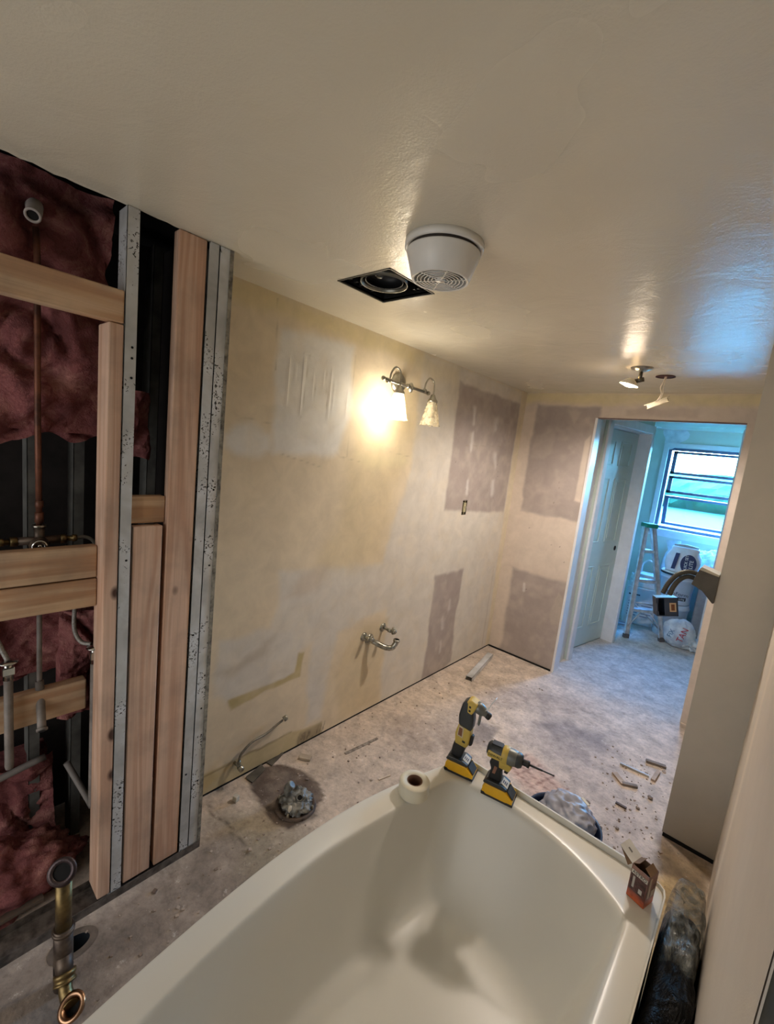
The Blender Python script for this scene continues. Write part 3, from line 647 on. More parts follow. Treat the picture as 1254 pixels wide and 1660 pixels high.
obj('slip_nut', MB().lathe([(.020, -.012), (.027, -.011), (.027, -.002), (.0245, 0), (.0245, .008), (.0275, .009), (.0275, .014), (.018, .015)], 24, sc, sa), m_brass, sc, t)
obj('shoe_tube', MB().tube([sc, sc+sa*.03, (wx+.078, wy-.005, .030), (wx+.098, wy-.005, .032)], [.0165, .0165, .018, .021], 20), m_brass, sc, t)
sh = Vector((wx+.108, wy-.004, .045)); sn = Vector((.25, -.45, .86)).normalized()
b = MB().lathe([(.020, -.03), (.023, -.005), (.033, 0), (.0335, .004), (.027, .007), (.020, .004), (.0185, -.02)], 32, sh, sn)
obj('shoe_flange', b, mat('bright_copper_ring', (184, 146, 116), .28, 1, .15), sh, t)
obj('shoe_bore', MB().lathe([(0, -.018), (.019, -.018)], 24, sh, sn), m_dark, sh, t)

# ================================================================== BATHTUB
TZ = .385
outL = [(-.80, .03), (-.845, .08), (-.872, .20), (-.900, .42), (-.920, .65), (-.922, .80), (-.916, .95), (-.900, 1.10), (-.870, 1.239), (-.838, 1.36), (-.815, 1.445), (-.790, 1.505), (-.745, 1.548)]
inL = [(-.70, .14), (-.765, .20), (-.795, .315), (-.815, .45), (-.830, .62), (-.836, .80), (-.826, .93), (-.808, 1.06), (-.788, 1.18), (-.770, 1.28), (-.757, 1.36), (-.745, 1.41), (-.715, 1.447)]
outR = [(-.035, .03), (-.030, .08), (-.030, .20), (-.030, .42), (-.030, .65), (-.030, .80), (-.030, .95), (-.030, 1.10), (-.030, 1.239), (-.030, 1.36), (-.030, 1.47), (-.032, 1.53), (-.055, 1.551)]
inR = [(-.14, .14), (-.112, .20), (-.105, .315), (-.103, .45), (-.102, .62), (-.102, .80), (-.102, .93), (-.101, 1.06), (-.101, 1.18), (-.100, 1.26), (-.099, 1.32), (-.102, 1.352), (-.125, 1.374)]
outF = [(-.60, 1.551), (-.444, 1.551), (-.291, 1.551), (-.171, 1.551)]; inF = [(-.60, 1.478), (-.444, 1.484), (-.291, 1.456), (-.175, 1.405)]
outN = [(-.17, .02), (-.3, .02), (-.45, .02), (-.65, .02)]; inN = [(-.2, .115), (-.3, .105), (-.45, .105), (-.6, .115)]
O = outL+outF+outR[::-1]+outN; I = inL+inF+inR[::-1]+inN
botc = (-.465, .80)
def bot(p, k):   # inner wall loops: k=0 rim .. 1 floor
    (x, y) = p
    fx_ = botc[0]+(x-botc[0])*(1-.30*k); yy = y-botc[1]
    fy_ = botc[1]+yy*(1-(.36 if yy > 0 else .22)*k)
    # square-ish floor outline
    return fx_, fy_
n = len(O); rows = []
rows.append([(x, y, .0) for x, y in O]); rows.append([(x, y, TZ-.012) for x, y in O]); 
shr = lambda p, d: (p[0]+(-.46-p[0])*d, p[1]+(.8-p[1])*d)
rows.append([(*shr(p, .003), TZ-.003) for p in O]); rows.append([(*shr(p, .012), TZ) for p in O])
mid = [tuple((a+b)/2 for a, b in zip(p, q)) for p, q in zip(O, I)]
rows.append([(*p, TZ) for p in mid])
rows.append([(*shr(p, -.014), TZ) for p in I]); rows.append([(*shr(p, .0), TZ-.003) for p in I]); rows.append([(*shr(p, .014), TZ-.012) for p in I])
for k, z in ((.12, TZ-.05), (.30, TZ-.12), (.50, TZ-.20), (.70, TZ-.265), (.85, TZ-.305), (.94, TZ-.323), (1.08, TZ-.333), (1.45, TZ-.338), (2.2, TZ-.340), (2.8, TZ-.341)):
    rows.append([(*bot(p, k), z) for p in I])
b = MB(); vs = [v for r in rows for v in r]; fs = []
for i in range(len(rows)-1):
    for k in range(n): fs.append((i*n+k, i*n+(k+1) % n, (i+1)*n+(k+1) % n, (i+1)*n+k))
fs.append(tuple((len(rows)-1)*n+k for k in range(n)))
b.add(vs, fs, smooth=True)
tub = thing('bathtub', (-.46, .8, 0), 'off-white bow-front bathtub with tools, tape and a box on its rim', 'bathtub')
o = obj('shell', b, m_tub, (-.46, .8, 0), tub); md = o.modifiers.new('s', 'SUBSURF'); md.levels = md.render_levels = 2
# raised tiling flange along the far end, low lip on the wall side
b = MB()
def lip(path, w, h0, h1):
    pts = [Vector(p) for p in path]
    for i in range(len(pts)-1):
        a, c = pts[i], pts[i+1]; d = (c-a).normalized(); nrm = Vector((-d.y, d.x, 0))*w
        b.add([(a.x, a.y, h0), (c.x, c.y, h0), (c.x, c.y, h1), (a.x, a.y, h1), (a.x-nrm.x, a.y-nrm.y, h0), (c.x-nrm.x, c.y-nrm.y, h0), (c.x-nrm.x, c.y-nrm.y, h1), (a.x-nrm.x, a.y-nrm.y, h1)], [(0, 1, 2, 3), (4, 5, 6, 7), (3, 2, 6, 7), (0, 1, 5, 4), (0, 3, 7, 4), (1, 2, 6, 5)])
lip([(-.735, 1.556, 0), (-.4, 1.556, 0), (-.075, 1.553, 0)], .006, TZ-.006, TZ+.020)
obj('tiling_flange', b, m_tub, (-.4, 1.55, TZ), tub)
b = MB(); lip([(-.075, 1.553, 0), (-.05, 1.549, 0), (-.035, 1.536, 0), (-.029, 1.51, 0), (-.029, 1.0, 0), (-.029, .2, 0)], .004, TZ-.006, TZ+.006)
obj('side_lip', b, mat('worn_lip', (222, 216, 200), .3), (-.03, 1.0, TZ), tub)
obj('drain', MB().lathe([(.0, .003), (.022, .003), (.028, .001), (.028, -.002)], 28, (-.465, .36, TZ-.341)), m_chrome, (-.465, .36, TZ-.34), tub)

# ---- masking tape roll
t = thing('tape_roll', (-.792, 1.245, TZ), 'white roll of drywall tape lying on the far left rim of the tub', 'tape roll')
c = (-.797, 1.250, TZ+.001)
obj('tape', MB().lathe([(.0285, 0), (.0545, 0), (.056, .003), (.056, .047), (.0545, .050), (.0285, .050), (.0285, 0)], 48, c), mat('paper_tape', (216, 210, 190), .7, var=.05), c, t)
obj('core', MB().lathe([(.0285, .0), (.0285, .0505), (.0255, .0505), (.0255, 0), (.0285, 0)], 40, c), mat('cardboard_core', (104, 74, 54), .9), c, t)

# ---- cordless tools
def battery(t, M):
    obj('battery', MB().prism([(-.058, .012), (-.056, .034), (-.048, .046), (.026, .046), (.056, .018), (.058, .010), (.056, .006), (-.056, .006)], -.036, .036, M, bev=.003), m_yellow, M.translation, t)
    obj('battery_base', MB().prism([(-.059, .0), (-.060, .012), (-.048, .013), (-.042, .008), (.030, .008), (.040, .010), (.060, .010), (.060, .0)], -.0375, .0375, M, bev=.002), m_black, M.translation, t)
    obj('battery_face', MB().prism([(.031, .044), (.054, .020), (.058, .022), (.035, .0465)], -.024, .024, M), m_dgrey, M.translation, t)
    obj('battery_release', MB().prism([(-.060, .020), (-.056, .034), (-.052, .034), (-.056, .020)], -.02, .02, M), m_black, M.translation, t)
    obj('foot', MB().prism([(-.056, .045), (-.058, .050), (-.050, .062), (.008, .062), (.030, .053), (.032, .045)], -.033, .033, M, bev=.003), m_dgrey, M.translation, t)
    obj('foot_label', MB().prism([(.006, .0635), (.030, .0515), (.031, .0525), (.007, .0650)], -.020, .020, M), m_label, M.translation, t)
    for k in range(3): obj('label_mark', MB().prism([(.010+.006*k, .0636-.003*k), (.0135+.006*k, .0618-.003*k), (.014+.006*k, .0625-.003*k), (.0105+.006*k, .0643-.003*k)], -.010, .006, M), mat('label_ink', (84, 52, 34), .6), M.translation, t)
# impact driver: +x axis of M = direction the bit points
ang = math.atan2(.03, .105)
def TM(x, y, a): return Matrix.Translation((x, y, TZ+.001)) @ Matrix.Rotation(a, 4, 'Z')
M = TM(-.575, 1.492, .20)
t = thing('impact_driver', M.translation, 'yellow and black cordless impact driver on the tub rim, its bit pointing right', 'power tool', 'cordless tools on the tub rim')
battery(t, M)
obj('grip', MB().prism([(-.046, .058), (.002, .058), (.002, .075), (-.002, .10), (.012, .135), (-.040, .148), (-.050, .120), (-.040, .10)], -.0165, .0165, M, bev=.006), m_black, M.translation, t)
obj('grip_panel', MB().prism([(-.034, .085), (-.022, .085), (-.016, .115), (-.028, .118)], -.0175, .0175, M, bev=.002), mat('grip_label', (150, 106, 84), .6), M.translation, t)
hx = Vector((1, 0, 0)); 
def ax(M, p): return M @ Vector(p)
def axd(M, d): return (M.to_3x3() @ Vector(d)).normalized()
obj('motor_housing', MB().lathe([(0, -.052), (.020, -.051), (.028, -.044), (.030, -.02), (.030, .010)], 28, ax(M, (-.014, 0, .168)), axd(M, (1, 0, 0))), m_dgrey, M.translation, t)
obj('yellow_shell', MB().lathe([(.0305, .006), (.0325, .010), (.0325, .026), (.031, .028)], 28, ax(M, (-.014, 0, .168)), axd(M, (1, 0, 0))).prism([(-.060, .150), (.0, .150), (.004, .175), (-.058, .178)], -.0315, .0315, M, bev=.006).prism([(-.012, .118), (.026, .116), (.034, .136), (.010, .160), (-.016, .155)], -.020, .020, M, bev=.004), m_yellow_lt, M.translation, t)
obj('gear_case', MB().lathe([(.031, .026), (.0300, .045), (.0255, .066), (.020, .074), (.010, .076)], 28, ax(M, (-.014, 0, .168)), axd(M, (1, 0, 0))), m_alu, M.translation, t)
obj('nose_bumper', MB().lathe([(.0275, .058), (.0275, .068), (.022, .078), (.012, .080)], 28, ax(M, (-.014, 0, .168)), axd(M, (1, 0, 0))), m_dgrey, M.translation, t)
obj('chuck', MB().lathe([(.009, .078), (.011, .082), (.011, .094), (.0125, .096), (.0125, .103), (.006, .105)], 20, ax(M, (-.014, 0, .168)), axd(M, (1, 0, 0))), m_black, M.translation, t)
obj('driver_bit', MB().tube([ax(M, (.088, 0, .168)), ax(M, (.135, 0, .168)), ax(M, (.136, 0, .168)), ax(M, (.172, 0, .168)), ax(M, (.176, 0, .168))], [.0036, .0036, .0024, .0024, .0034], 8), m_black, ax(M, (.1, 0, .168)), t)
obj('trigger', MB().prism([(.006, .100), (.020, .098), (.026, .118), (.012, .124)], -.009, .009, M, bev=.003), m_black, M.translation, t)
obj('vent_slots', MB().prism([(-.05, .196), (-.012, .196), (-.012, .199), (-.05, .199)], -.014, .014, M, bev=.001), m_black, M.translation, t)
for s in (-1, 1):
    Mt = M @ basis((-.028, s*.0323, .164), (1*(-s), 0, 0) if s > 0 else (1, 0, 0), (0, 0, 1))
    text('maker_lettering', 'DEWALT', .0135, M @ basis((-.028, s*.0322, .164), (-s, 0, 0), (0, 0, 1)), m_black, t)
# oscillating multi-tool standing upright
M = TM(-.742, 1.490, .22)
t = thing('oscillating_tool', M.translation, 'yellow and black cordless oscillating multi-tool standing upright at the far tub corner', 'power tool', 'cordless tools on the tub rim')
battery(t, M)
obj('grip', MB().prism([(-.046, .058), (-.004, .058), (.004, .090), (.010, .120), (-.036, .134), (-.044, .10)], -.018, .018, M, bev=.007), m_black, M.translation, t)
obj('lower_housing', MB().prism([(-.036, .118), (.012, .112), (.020, .130), (.022, .190), (-.030, .204), (-.040, .160)], -.0225, .0225, M, bev=.007), m_yellow_lt, M.translation, t)
obj('rating_label', MB().prism([(-.030, .155), (-.006, .150), (-.006, .196), (-.026, .200)], -.0233, .0233, M, bev=.001), m_label, M.translation, t)
obj('label_print', MB().prism([(-.026, .160), (-.010, .157), (-.011, .190), (-.024, .193)], -.0238, .0238, M), mat('label_ink_brown', (128, 84, 58), .6), M.translation, t)
obj('motor_housing', MB().prism([(-.032, .200), (.024, .188), (.026, .232), (.012, .300), (-.006, .312), (-.026, .296), (-.036, .240)], -.024, .024, M, bev=.009), m_dgrey, M.translation, t)
obj('head_shell', MB().prism([(-.006, .262), (.014, .255), (.030, .288), (.034, .306), (.004, .316), (-.010, .308)], -.0245, .0245, M, bev=.006), m_yellow_lt, M.translation, t)
obj('gear_case', MB().lathe([(.010, -.004), (.021, .0), (.023, .016), (.020, .034), (.013, .044), (.011, .056)], 24, ax(M, (.022, 0, .292)), axd(M, (1, 0, -.45))), m_alu, M.translation, t)
obj('blade_clamp', MB().lathe([(.013, .050), (.014, .056), (.014, .064), (.008, .068)], 16, ax(M, (.022, 0, .292)), axd(M, (1, 0, -.45))), m_black, M.translation, t)
obj('release_lever', MB().prism([(.040, .270), (.050, .268), (.048, .222), (.044, .214), (.038, .222)], -.005, .005, M, bev=.002), m_alu, M.translation, t)
b = MB(); P_ = [ax(M, p) for p in ((.060, 0, .288), (.072, 0, .300), (.080, 0, .325), (.094, 0, .350))]; w_ = axd(M, (0, 1, 0))
for i in range(3): b.add([P_[i]-w_*.010, P_[i]+w_*.010, P_[i+1]+w_*.010, P_[i+1]-w_*.010], [(0, 1, 2, 3)])
o = obj('blade', b, m_steel_plain, P_[0], t); md = o.modifiers.new('s', 'SOLIDIFY'); md.thickness = .002
obj('switch', MB().prism([(.018, .118), (.030, .125), (.033, .165), (.024, .170), (.018, .150)], -.010, .010, M, bev=.004), m_black, M.translation, t)
obj('lock_button', MB().prism([(-.006, .135), (.006, .133), (.006, .141), (-.006, .143)], -.0236, .0236, M), m_black, M.translation, t)
for z in (.270, .286): obj('vent_slot', MB().prism([(.002, z), (.010, z-.001), (.010, z+.007), (.002, z+.008)], -.0252, .0252, M), m_black, M.translation, t)

# ---- open light-bulb carton on the far right corner
M = TM(-.088, 1.452, -.30)
t = thing('bulb_carton', M.translation, 'open brown and red light bulb carton on the right corner of the tub rim', 'box')
w, hh = .0255, .105
def boxmat():
    m, nt, p = newmat('printed_carton'); co = N(nt, 'ShaderNodeTexCoord').outputs['Object']; s = N(nt, 'ShaderNodeSeparateXYZ'); nt.links.new(co, s.inputs[0])
    mr = N(nt, 'ShaderNodeMapRange'); nt.links.new(s.outputs['Z'], mr.inputs[0]); mr.inputs[1].default_value = 0; mr.inputs[2].default_value = .11
    c = ramp(nt, mr.outputs[0], [(0, lin(196, 96, 48)), (.16, lin(170, 84, 60)), (.26, lin(104, 62, 50)), (.6, lin(128, 92, 82)), (.85, lin(148, 112, 100))])
    c = mix(nt, c, lin(70, 40, 34), ramp(nt, noise_n(nt, co, 40, 4), [(.5, (0, 0, 0)), (.7, (.6, .6, .6))]))
    nt.links.new(c, p.inputs['Base Color']); p.inputs['Roughness'].default_value = .4; return m
m_box = boxmat(); m_card = mat('brown_card_inside', (120, 92, 66), .85)
b = MB()
for q in range(4):
    Q = M @ Matrix.Rotation(q*PI/2, 4, 'Z')
    b.box((-w, w-.0012, 0), (w, w, hh), 0, Q); b.box((-w+.001, w-.0020, .001), (w-.001, w-.0013, hh-.0005), 1, Q)
b.box((-w, -w, 0), (w, w, .001), 0, M)
obj('carton_body', b, [m_box, m_card], M.translation, t)
L_ = M @ Matrix.Translation((-w, 0, hh)) @ Matrix.Rotation(PI/2, 4, 'Z') @ Matrix.Rotation(.5, 4, 'X')
obj('lid', MB().box((-w, .0, -.0006), (w, .050, .0006), 0, L_), mat('white_lid', (222, 220, 214), .5), L_.translation, t)
obj('lid_side', MB().add([L_ @ Vector(v) for v in ((-w, 0, -.0008), (-w, .050, -.0008), (-w+.004, .046, -.004), (-w+.006, .002, -.026))], [(0, 1, 2, 3)]), m_card, L_.translation, t)
obj('lid_mark', MB().box((-.003, .020, .0007), (.003, .034, .001), 0, L_), mat('lid_grey_mark', (120, 116, 112), .6), L_.translation, t)
for s in (-1, 1):
    F_ = M @ Matrix.Translation((s*w, 0, hh)) @ Matrix.Rotation(s*-.9, 4, 'Y')
    b = MB().box((-.0005, -w+.004, 0), (.0005, w-.006, .022), 0, F_)
    obj('side_flap', b, m_card, F_.translation, t)
fr = M @ basis((0, -w-.0008, .058), (1, 0, 0), (0, 0, 1))
obj('front_panel', MB().box((-.022, -.030, -.0003), (.022, .022, .0003), 0, fr), mat('panel_print', (92, 58, 54), .5, var=.3, vs=80), M.translation, t)
obj('title_band', MB().box((-.023, .022, -.0002), (.023, .034, .0006), 0, fr), mat('title_white', (222, 214, 200), .6), M.translation, t)
text('title_lettering', 'ASTRO', .013, fr @ Matrix.Translation((0, .028, .0008)), m_black, t)
obj('bulb_picture', MB().box((-.016, -.02, .0003), (-.010, .016, .0006), 0, fr).box((.004, -.024, .0003), (.014, -.010, .0006), 0, fr), mat('picture_white', (196, 190, 180), .6), M.translation, t)
obj('side_panel_print', MB().box((w+.0003, -.018, .03), (w+.0008, -.008, .095), 0, M).box((w+.0003, .0, .03), (w+.0008, .018, .05), 0, M), mat('side_print', (188, 172, 154), .6), M.translation, t)
b = MB().tube([ax(M, (-.004, .004, .045)), ax(M, (.0, .0, .072)), ax(M, (.006, -.002, .078))], [.013, .012, .006], 14)
obj('packing_slip', b, mat('bulb_packing', (216, 214, 214), .4), M.translation, label='crumpled white wrap inside the open bulb carton', cat='paper')

# ================================================================== VANITY LIGHT
t = thing('vanity_light', (lwx, 1.87, 1.96), 'two-arm nickel vanity light on the left wall with one lit glass shade', 'wall lamp')
c = (lwx, 1.885, 1.985)
obj('back_plate', MB().lathe([(0, .026), (.02, .026), (.045, .018), (.058, .006), (.058, 0)], 32, c, (1, 0, 0)), m_nickel, c, t)
bxx = -1.56; bz_ = 1.965
b = MB().tube([(lwx+.02, 1.885, 1.98), (bxx, 1.885, bz_)], .010, 12)
b.tube([(bxx, 1.675, bz_+.006), (bxx, 2.035, bz_-.006)], .0085, 12)
b.lathe([(0, .012), (.010, .008), (.012, 0), (.010, -.008), (0, -.012)], 16, (bxx, 1.665, bz_+.006), (0, 1, 0)).lathe([(0, .012), (.010, .008), (.012, 0), (.010, -.008), (0, -.012)], 16, (bxx, 2.045, bz_-.006), (0, 1, 0))
for yy in (1.70, 1.86, 2.01): b.lathe([(.0085, -.008), (.0125, -.006), (.0125, .006), (.0085, .008)], 14, (bxx, yy, bz_), (0, 1, 0))
b.lathe([(0, -.03), (.01, -.026), (.014, -.01), (.014, .01), (.008, .02), (0, .024)], 16, (bxx, 1.885, bz_))
obj('cross_bar', b, m_nickel, (bxx, 1.86, bz_), t)
def glass_mat(name, lit):
    m, nt, p = newmat(name); out = nt.nodes['Material Output']
    tr = N(nt, 'ShaderNodeBsdfTransparent'); tr.inputs[0].default_value = (1, .97, .9, 1)
    p.inputs['Base Color'].default_value = lin(236, 226, 200); p.inputs['Roughness'].default_value = .15
    mx = N(nt, 'ShaderNodeMixShader'); co = N(nt, 'ShaderNodeTexCoord').outputs['Object']
    f = ramp(nt, noise_n(nt, co, 60, 3, .6), [(.4, (.35,)*3), (.6, (.75,)*3)])
    if lit: p.inputs['Emission Color'].default_value = (1, .86, .55, 1); p.inputs['Emission Strength'].default_value = 2.2
    nt.links.new(f, mx.inputs[0]); nt.links.new(p.outputs[0], mx.inputs[1]); nt.links.new(tr.outputs[0], mx.inputs[2]); nt.links.new(mx.outputs[0], out.inputs[0])
    return m
for (sy, lit) in ((1.765, True), (2.06, False)):
    sx = -1.535; zt = 1.925
    ya = sy-.035
    arm = MB().tube(spline([(bxx, ya-.02, bz_), (bxx+.002, ya-.012, bz_+.045), (bxx+.008, ya+.010, bz_+.075), (bxx+.018, sy, bz_+.060), (sx, sy+.002, bz_+.02), (sx, sy, zt)]), .0048, 10)
    obj('arm', arm, m_nickel, (bxx, ya, bz_), t)
    obj('socket_cup', MB().lathe([(.006, .03), (.012, .026), (.018, .008), (.030, -.006), (.031, -.014), (.027, -.014)], 24, (sx, sy, zt)), m_nickel, (sx, sy, zt), t)
    wob = lambda q, h: 1+.05*math.cos(q*8)*min(1, max(0, (-h-.0)/.10))
    sh_ = obj('glass_shade', MB().lathe([(.025, -.012), (.031, -.03), (.037, -.06), (.044, -.10), (.053, -.135), (.058, -.145)], 48, (sx, sy, zt), wob=wob), glass_mat('lit_glass' if lit else 'clear_ribbed_glass', lit), (sx, sy, zt), t)
    if lit: sh_['label'] = 'glowing ribbed glass shade'
    obj('bulb', MB().lathe([(.012, -.02), (.014, -.04), (.022, -.065), (.022, -.08), (.012, -.098), (0, -.102)], 20, (sx, sy, zt)), mat('lit_bulb', (255, 240, 200), .3, emit=((1, .85, .55), 9)) if lit else mat('dull_bulb', (220, 212, 196), .3), (sx, sy, zt), t)

# ---- switch box in the wall
t = thing('switch_box', (lwx, 2.762, 1.267), 'bare electrical switch in an open box cut in the left wall', 'switch')
b = MB().box((lwx-.05, 2.735, 1.215), (lwx-.046, 2.79, 1.32)).box((lwx-.05, 2.733, 1.213), (lwx, 2.736, 1.322)).box((lwx-.05, 2.789, 1.213), (lwx, 2.792, 1.322)).box((lwx-.05, 2.733, 1.213), (lwx, 2.792, 1.216)).box((lwx-.05, 2.733, 1.319), (lwx, 2.792, 1.322))
obj('metal_box', b, mat('box_dark', (60, 54, 40), .6), (lwx, 2.762, 1.267), t)
obj('switch_body', MB().box((lwx-.03, 2.748, 1.232), (lwx+.004, 2.779, 1.302), bev=.003), mat('switch_ivory', (176, 168, 134), .5), (lwx, 2.762, 1.267), t)
obj('yoke', MB().box((lwx-.002, 2.752, 1.218), (lwx, 2.775, 1.317)), mat('yoke_steel', (120, 112, 84), .4, .6), (lwx, 2.762, 1.267), t)
obj('toggle', MB().box((lwx+.003, 2.759, 1.262), (lwx+.012, 2.768, 1.278), bev=.002), mat('toggle_ivory', (196, 188, 160), .4), (lwx, 2.762, 1.27), t)

# ---- sink stubs on the left wall
m_dchrome = mat('dusty_chrome', (186, 184, 172), .3, .9, c2=(120, 116, 104), vs=60)
t = thing('sink_drain_arm', (lwx, 1.895, .475), 'chrome sink trap arm curving up from the left wall between the stop valves', 'drain pipe')
obj('escutcheon', MB().lathe([(0, .012), (.02, .012), (.034, .004), (.034, 0)], 28, (lwx, 1.885, .487), (1, 0, 0)), m_dchrome, (lwx, 1.885, .487), t)
obj('trap_pipe', MB().tube(spline([(lwx+.005, 1.885, .487), (lwx+.05, 1.91, .470), (lwx+.09, 1.945, .452), (lwx+.115, 1.97, .455), (lwx+.125, 1.985, .480), (lwx+.127, 1.99, .500)]), .0165, 20, caps=False), m_dchrome, (lwx, 1.9, .47), t)
obj('rim_nut', MB().lathe([(.0165, -.008), (.020, -.007), (.020, .006), (.0155, .007)], 24, (lwx+.127, 1.99, .500), (.05, .1, 1)), m_dchrome, (lwx+.127, 1.99, .5), t)
for (yy, zz, lab, ln) in ((1.835, .515, 'left small chrome stop valve beside the sink drain arm', .045), (2.0, .535, 'right chrome stop valve above the curved sink drain arm', .075)):
    t = thing('stop_valve', (lwx, yy, zz), lab, 'valve', 'stop valves under the vanity spot')
    obj('escutcheon', MB().lathe([(0, .010), (.016, .009), (.027, .003), (.027, 0)], 24, (lwx, yy, zz), (1, 0, 0)), m_dchrome, (lwx, yy, zz), t)
    obj('valve_body', MB().tube([(lwx, yy, zz), (lwx+ln, yy+.012, zz-.006)], .009, 14).lathe([(.009, -.012), (.013, -.011), (.013, .011), (.009, .012)], 6, (lwx+ln*.7, yy+.008, zz-.004), (1, .1, 0)).tube([(lwx+ln, yy+.012, zz-.02), (lwx+ln, yy+.012, zz+.022)], .0085, 12), m_dchrome, (lwx, yy, zz), t)
    obj('handle', MB().lathe([(0, .012), (.012, .011), (.015, .004), (.012, 0), (0, 0)], 14, (lwx+ln+.008, yy+.012, zz-.002), (1, 0, 0), wob=lambda q, h: 1+.12*math.cos(q*5)), m_dchrome, (lwx+ln, yy, zz), t)
# ---- toilet supply hose
t = thing('toilet_supply_line', (lwx, 1.04, .095), 'grey braided toilet supply line standing up from a stop valve at the wall foot', 'hose')
obj('stop_valve', MB().tube([(lwx, 1.035, .10), (lwx+.035, 1.04, .095)], .008, 12).lathe([(.0, -.012), (.012, -.011), (.014, 0), (.012, .012), (0, .013)], 14, (lwx+.045, 1.04, .093), (1, 0, -.2)).tube([(lwx+.035, 1.035, .09), (lwx+.035, 1.035, .13)], .0075, 10), m_dchrome, (lwx, 1.04, .095), t)
obj('braided_hose', MB().tube(spline([(lwx+.035, 1.035, .12), (lwx+.033, 1.045, .155), (lwx+.03, 1.10, .19), (lwx+.03, 1.18, .20), (lwx+.03, 1.24, .222), (lwx+.035, 1.268, .236)]), .0058, 12), mat('steel_braid', (142, 138, 130), .45, .6, .2, 300), (lwx+.03, 1.1, .19), t)
obj('coupling_nut', MB().lathe([(.006, -.006), (.013, -.005), (.013, .014), (.010, .015), (.009, .004)], 8, (lwx+.036, 1.275, .240), (.2, 1, .5)), m_dchrome, (lwx+.03, 1.27, .24), t)

# ---- toilet flange stuffed with plastic and rag
def lumpy(name, c, r, hfac, seed, m, label, cat, amp=.35, freq=9, floor=0, sub=5, sc=(1, 1, 1), parent=None, crease=0):
    t_ = bmesh.new(); bmesh.ops.create_icosphere(t_, subdivisions=sub, radius=1)
    for v in t_.verts:
        d = v.co.copy(); q = Vector((d.x, d.y, d.z))*freq*.3+Vector((seed, seed*2, 0))
        h = mnoise.fractal(q, .8, 2.1, 4)*amp-abs(mnoise.noise(q*2.3))*crease
        p_ = d*(1+h); v.co = Vector((c[0]+p_.x*r*sc[0], c[1]+p_.y*r*sc[1], max(floor, c[2]+p_.z*r*hfac*sc[2])))
    b = MB(); t_.verts.index_update(); b.add([v.co.copy() for v in t_.verts], [[v.index for v in f.verts] for f in t_.faces], smooth=True); t_.free()
    return obj(name, b, m, c, parent, label, cat)
lumpy('insulation_heap', (-1.66, .20, .06), .20, .75, 12.3, m_ins, 'brownish pink heap of loose insulation on the cavity floor', 'insulation', .30, 6, .001, 5, (.55, 1.1, 1), crease=.2)
t = thing('toilet_flange', (-1.36, 1.165, 0), 'dirty toilet flange on the floor stuffed with crumpled grey plastic', 'toilet flange')
fc = (-1.352, 1.168, 0)
obj('flange_ring', MB().lathe([(.0, .004), (.072, .006), (.082, .012), (.090, .010), (.092, .0)], 40, fc), mat('rusty_flange', (96, 80, 68), .7, .2, c2=(48, 38, 32), vs=40, bmp=.6), fc, t)
for q in range(4): obj('flange_bolt', MB().lathe([(0, .018), (.004, .018), (.006, .010), (.006, 0)], 10, (fc[0]+.08*math.cos(q*1.57+.5), fc[1]+.08*math.sin(q*1.57+.5), .008)), mat('bolt', (150, 140, 120), .5, .6), fc, t)
m_rag = mat('dirty_grey_plastic', (130, 128, 120), .35, 0, c2=(50, 48, 44), vs=26, bmp=.5, bs=70)
lumpy('plastic_plug', (fc[0]+.005, fc[1], .022), .070, .55, 2.2, m_rag, None, None, .30, 6, .004, 5, parent=t, crease=.22)
b = MB().tube(spline([(fc[0]-.03, fc[1]-.02, .04), (fc[0]-.035, fc[1]-.022, .075), (fc[0]-.02, fc[1]-.012, .10)]), [.018]*8+[.020]*8+[.014], 9)
obj('plastic_tuft', b, m_rag, fc, t)
b = MB(); ringcap(b, (fc[0]+.025, fc[1]+.0, .055), (.5, -.5, .8), .017, .010, .012); obj('rag_mouth', b, m_rag, fc, t)
obj('rag_mouth_hole', MB().lathe([(0, .008), (.012, .008)], 12, (fc[0]+.025, fc[1], .055), (.5, -.5, .8)), m_dark, fc, t)
obj('pebble', MB().lathe([(0, .03), (.008, .028), (.010, .012), (.007, 0)], 10, (fc[0]+.03, fc[1]-.055, .02)), mat('white_crumb', (196, 188, 172), .8), fc, t)

# ================================================================== CEILING FIXTURES
# open fan housing
t = thing('fan_housing', (-1.176, 1.218, H), 'dark square bath fan housing open in the ceiling, cover removed', 'fan housing')
b = MB()
for a0, b0, c0, d0 in ((hx0, hy0, hx1, hy0), (hx1, hy0, hx1, hy1), (hx1, hy1, hx0, hy1), (hx0, hy1, hx0, hy0)):
    b.add([(a0, b0, H+.002), (c0, d0, H+.002), (c0, d0, H+.095), (a0, b0, H+.095)], [(0, 1, 2, 3)])
b.add([(hx0, hy0, H+.095), (hx1, hy0, H+.095), (hx1, hy1, H+.095), (hx0, hy1, H+.095)], [(0, 1, 2, 3)])
m_fan = mat('black_housing', (40, 40, 40), .45, .3, .3, 30)
obj('housing_box', b, m_fan, (-1.176, 1.218, H), t)
obj('housing_rim', MB().box((hx0, hy0, H-.002), (hx1, hy0+.006, H+.004)).box((hx0, hy1-.006, H-.002), (hx1, hy1, H+.004)).box((hx0, hy0, H-.002), (hx0+.006, hy1, H+.004)).box((hx1-.006, hy0, H-.002), (hx1, hy1, H+.004)), mat('rim_metal', (70, 68, 62), .5, .5), (-1.176, 1.218, H), t)
fcx, fcy = -1.172, 1.20
obj('blower_ring', MB().lathe([(.078, .030), (.082, .004), (.085, .002), (.084, .030), (.078, .030)], 48, (fcx, fcy, H)), mat('ring_metal', (140, 138, 128), .35, .7), (fcx, fcy, H), t)
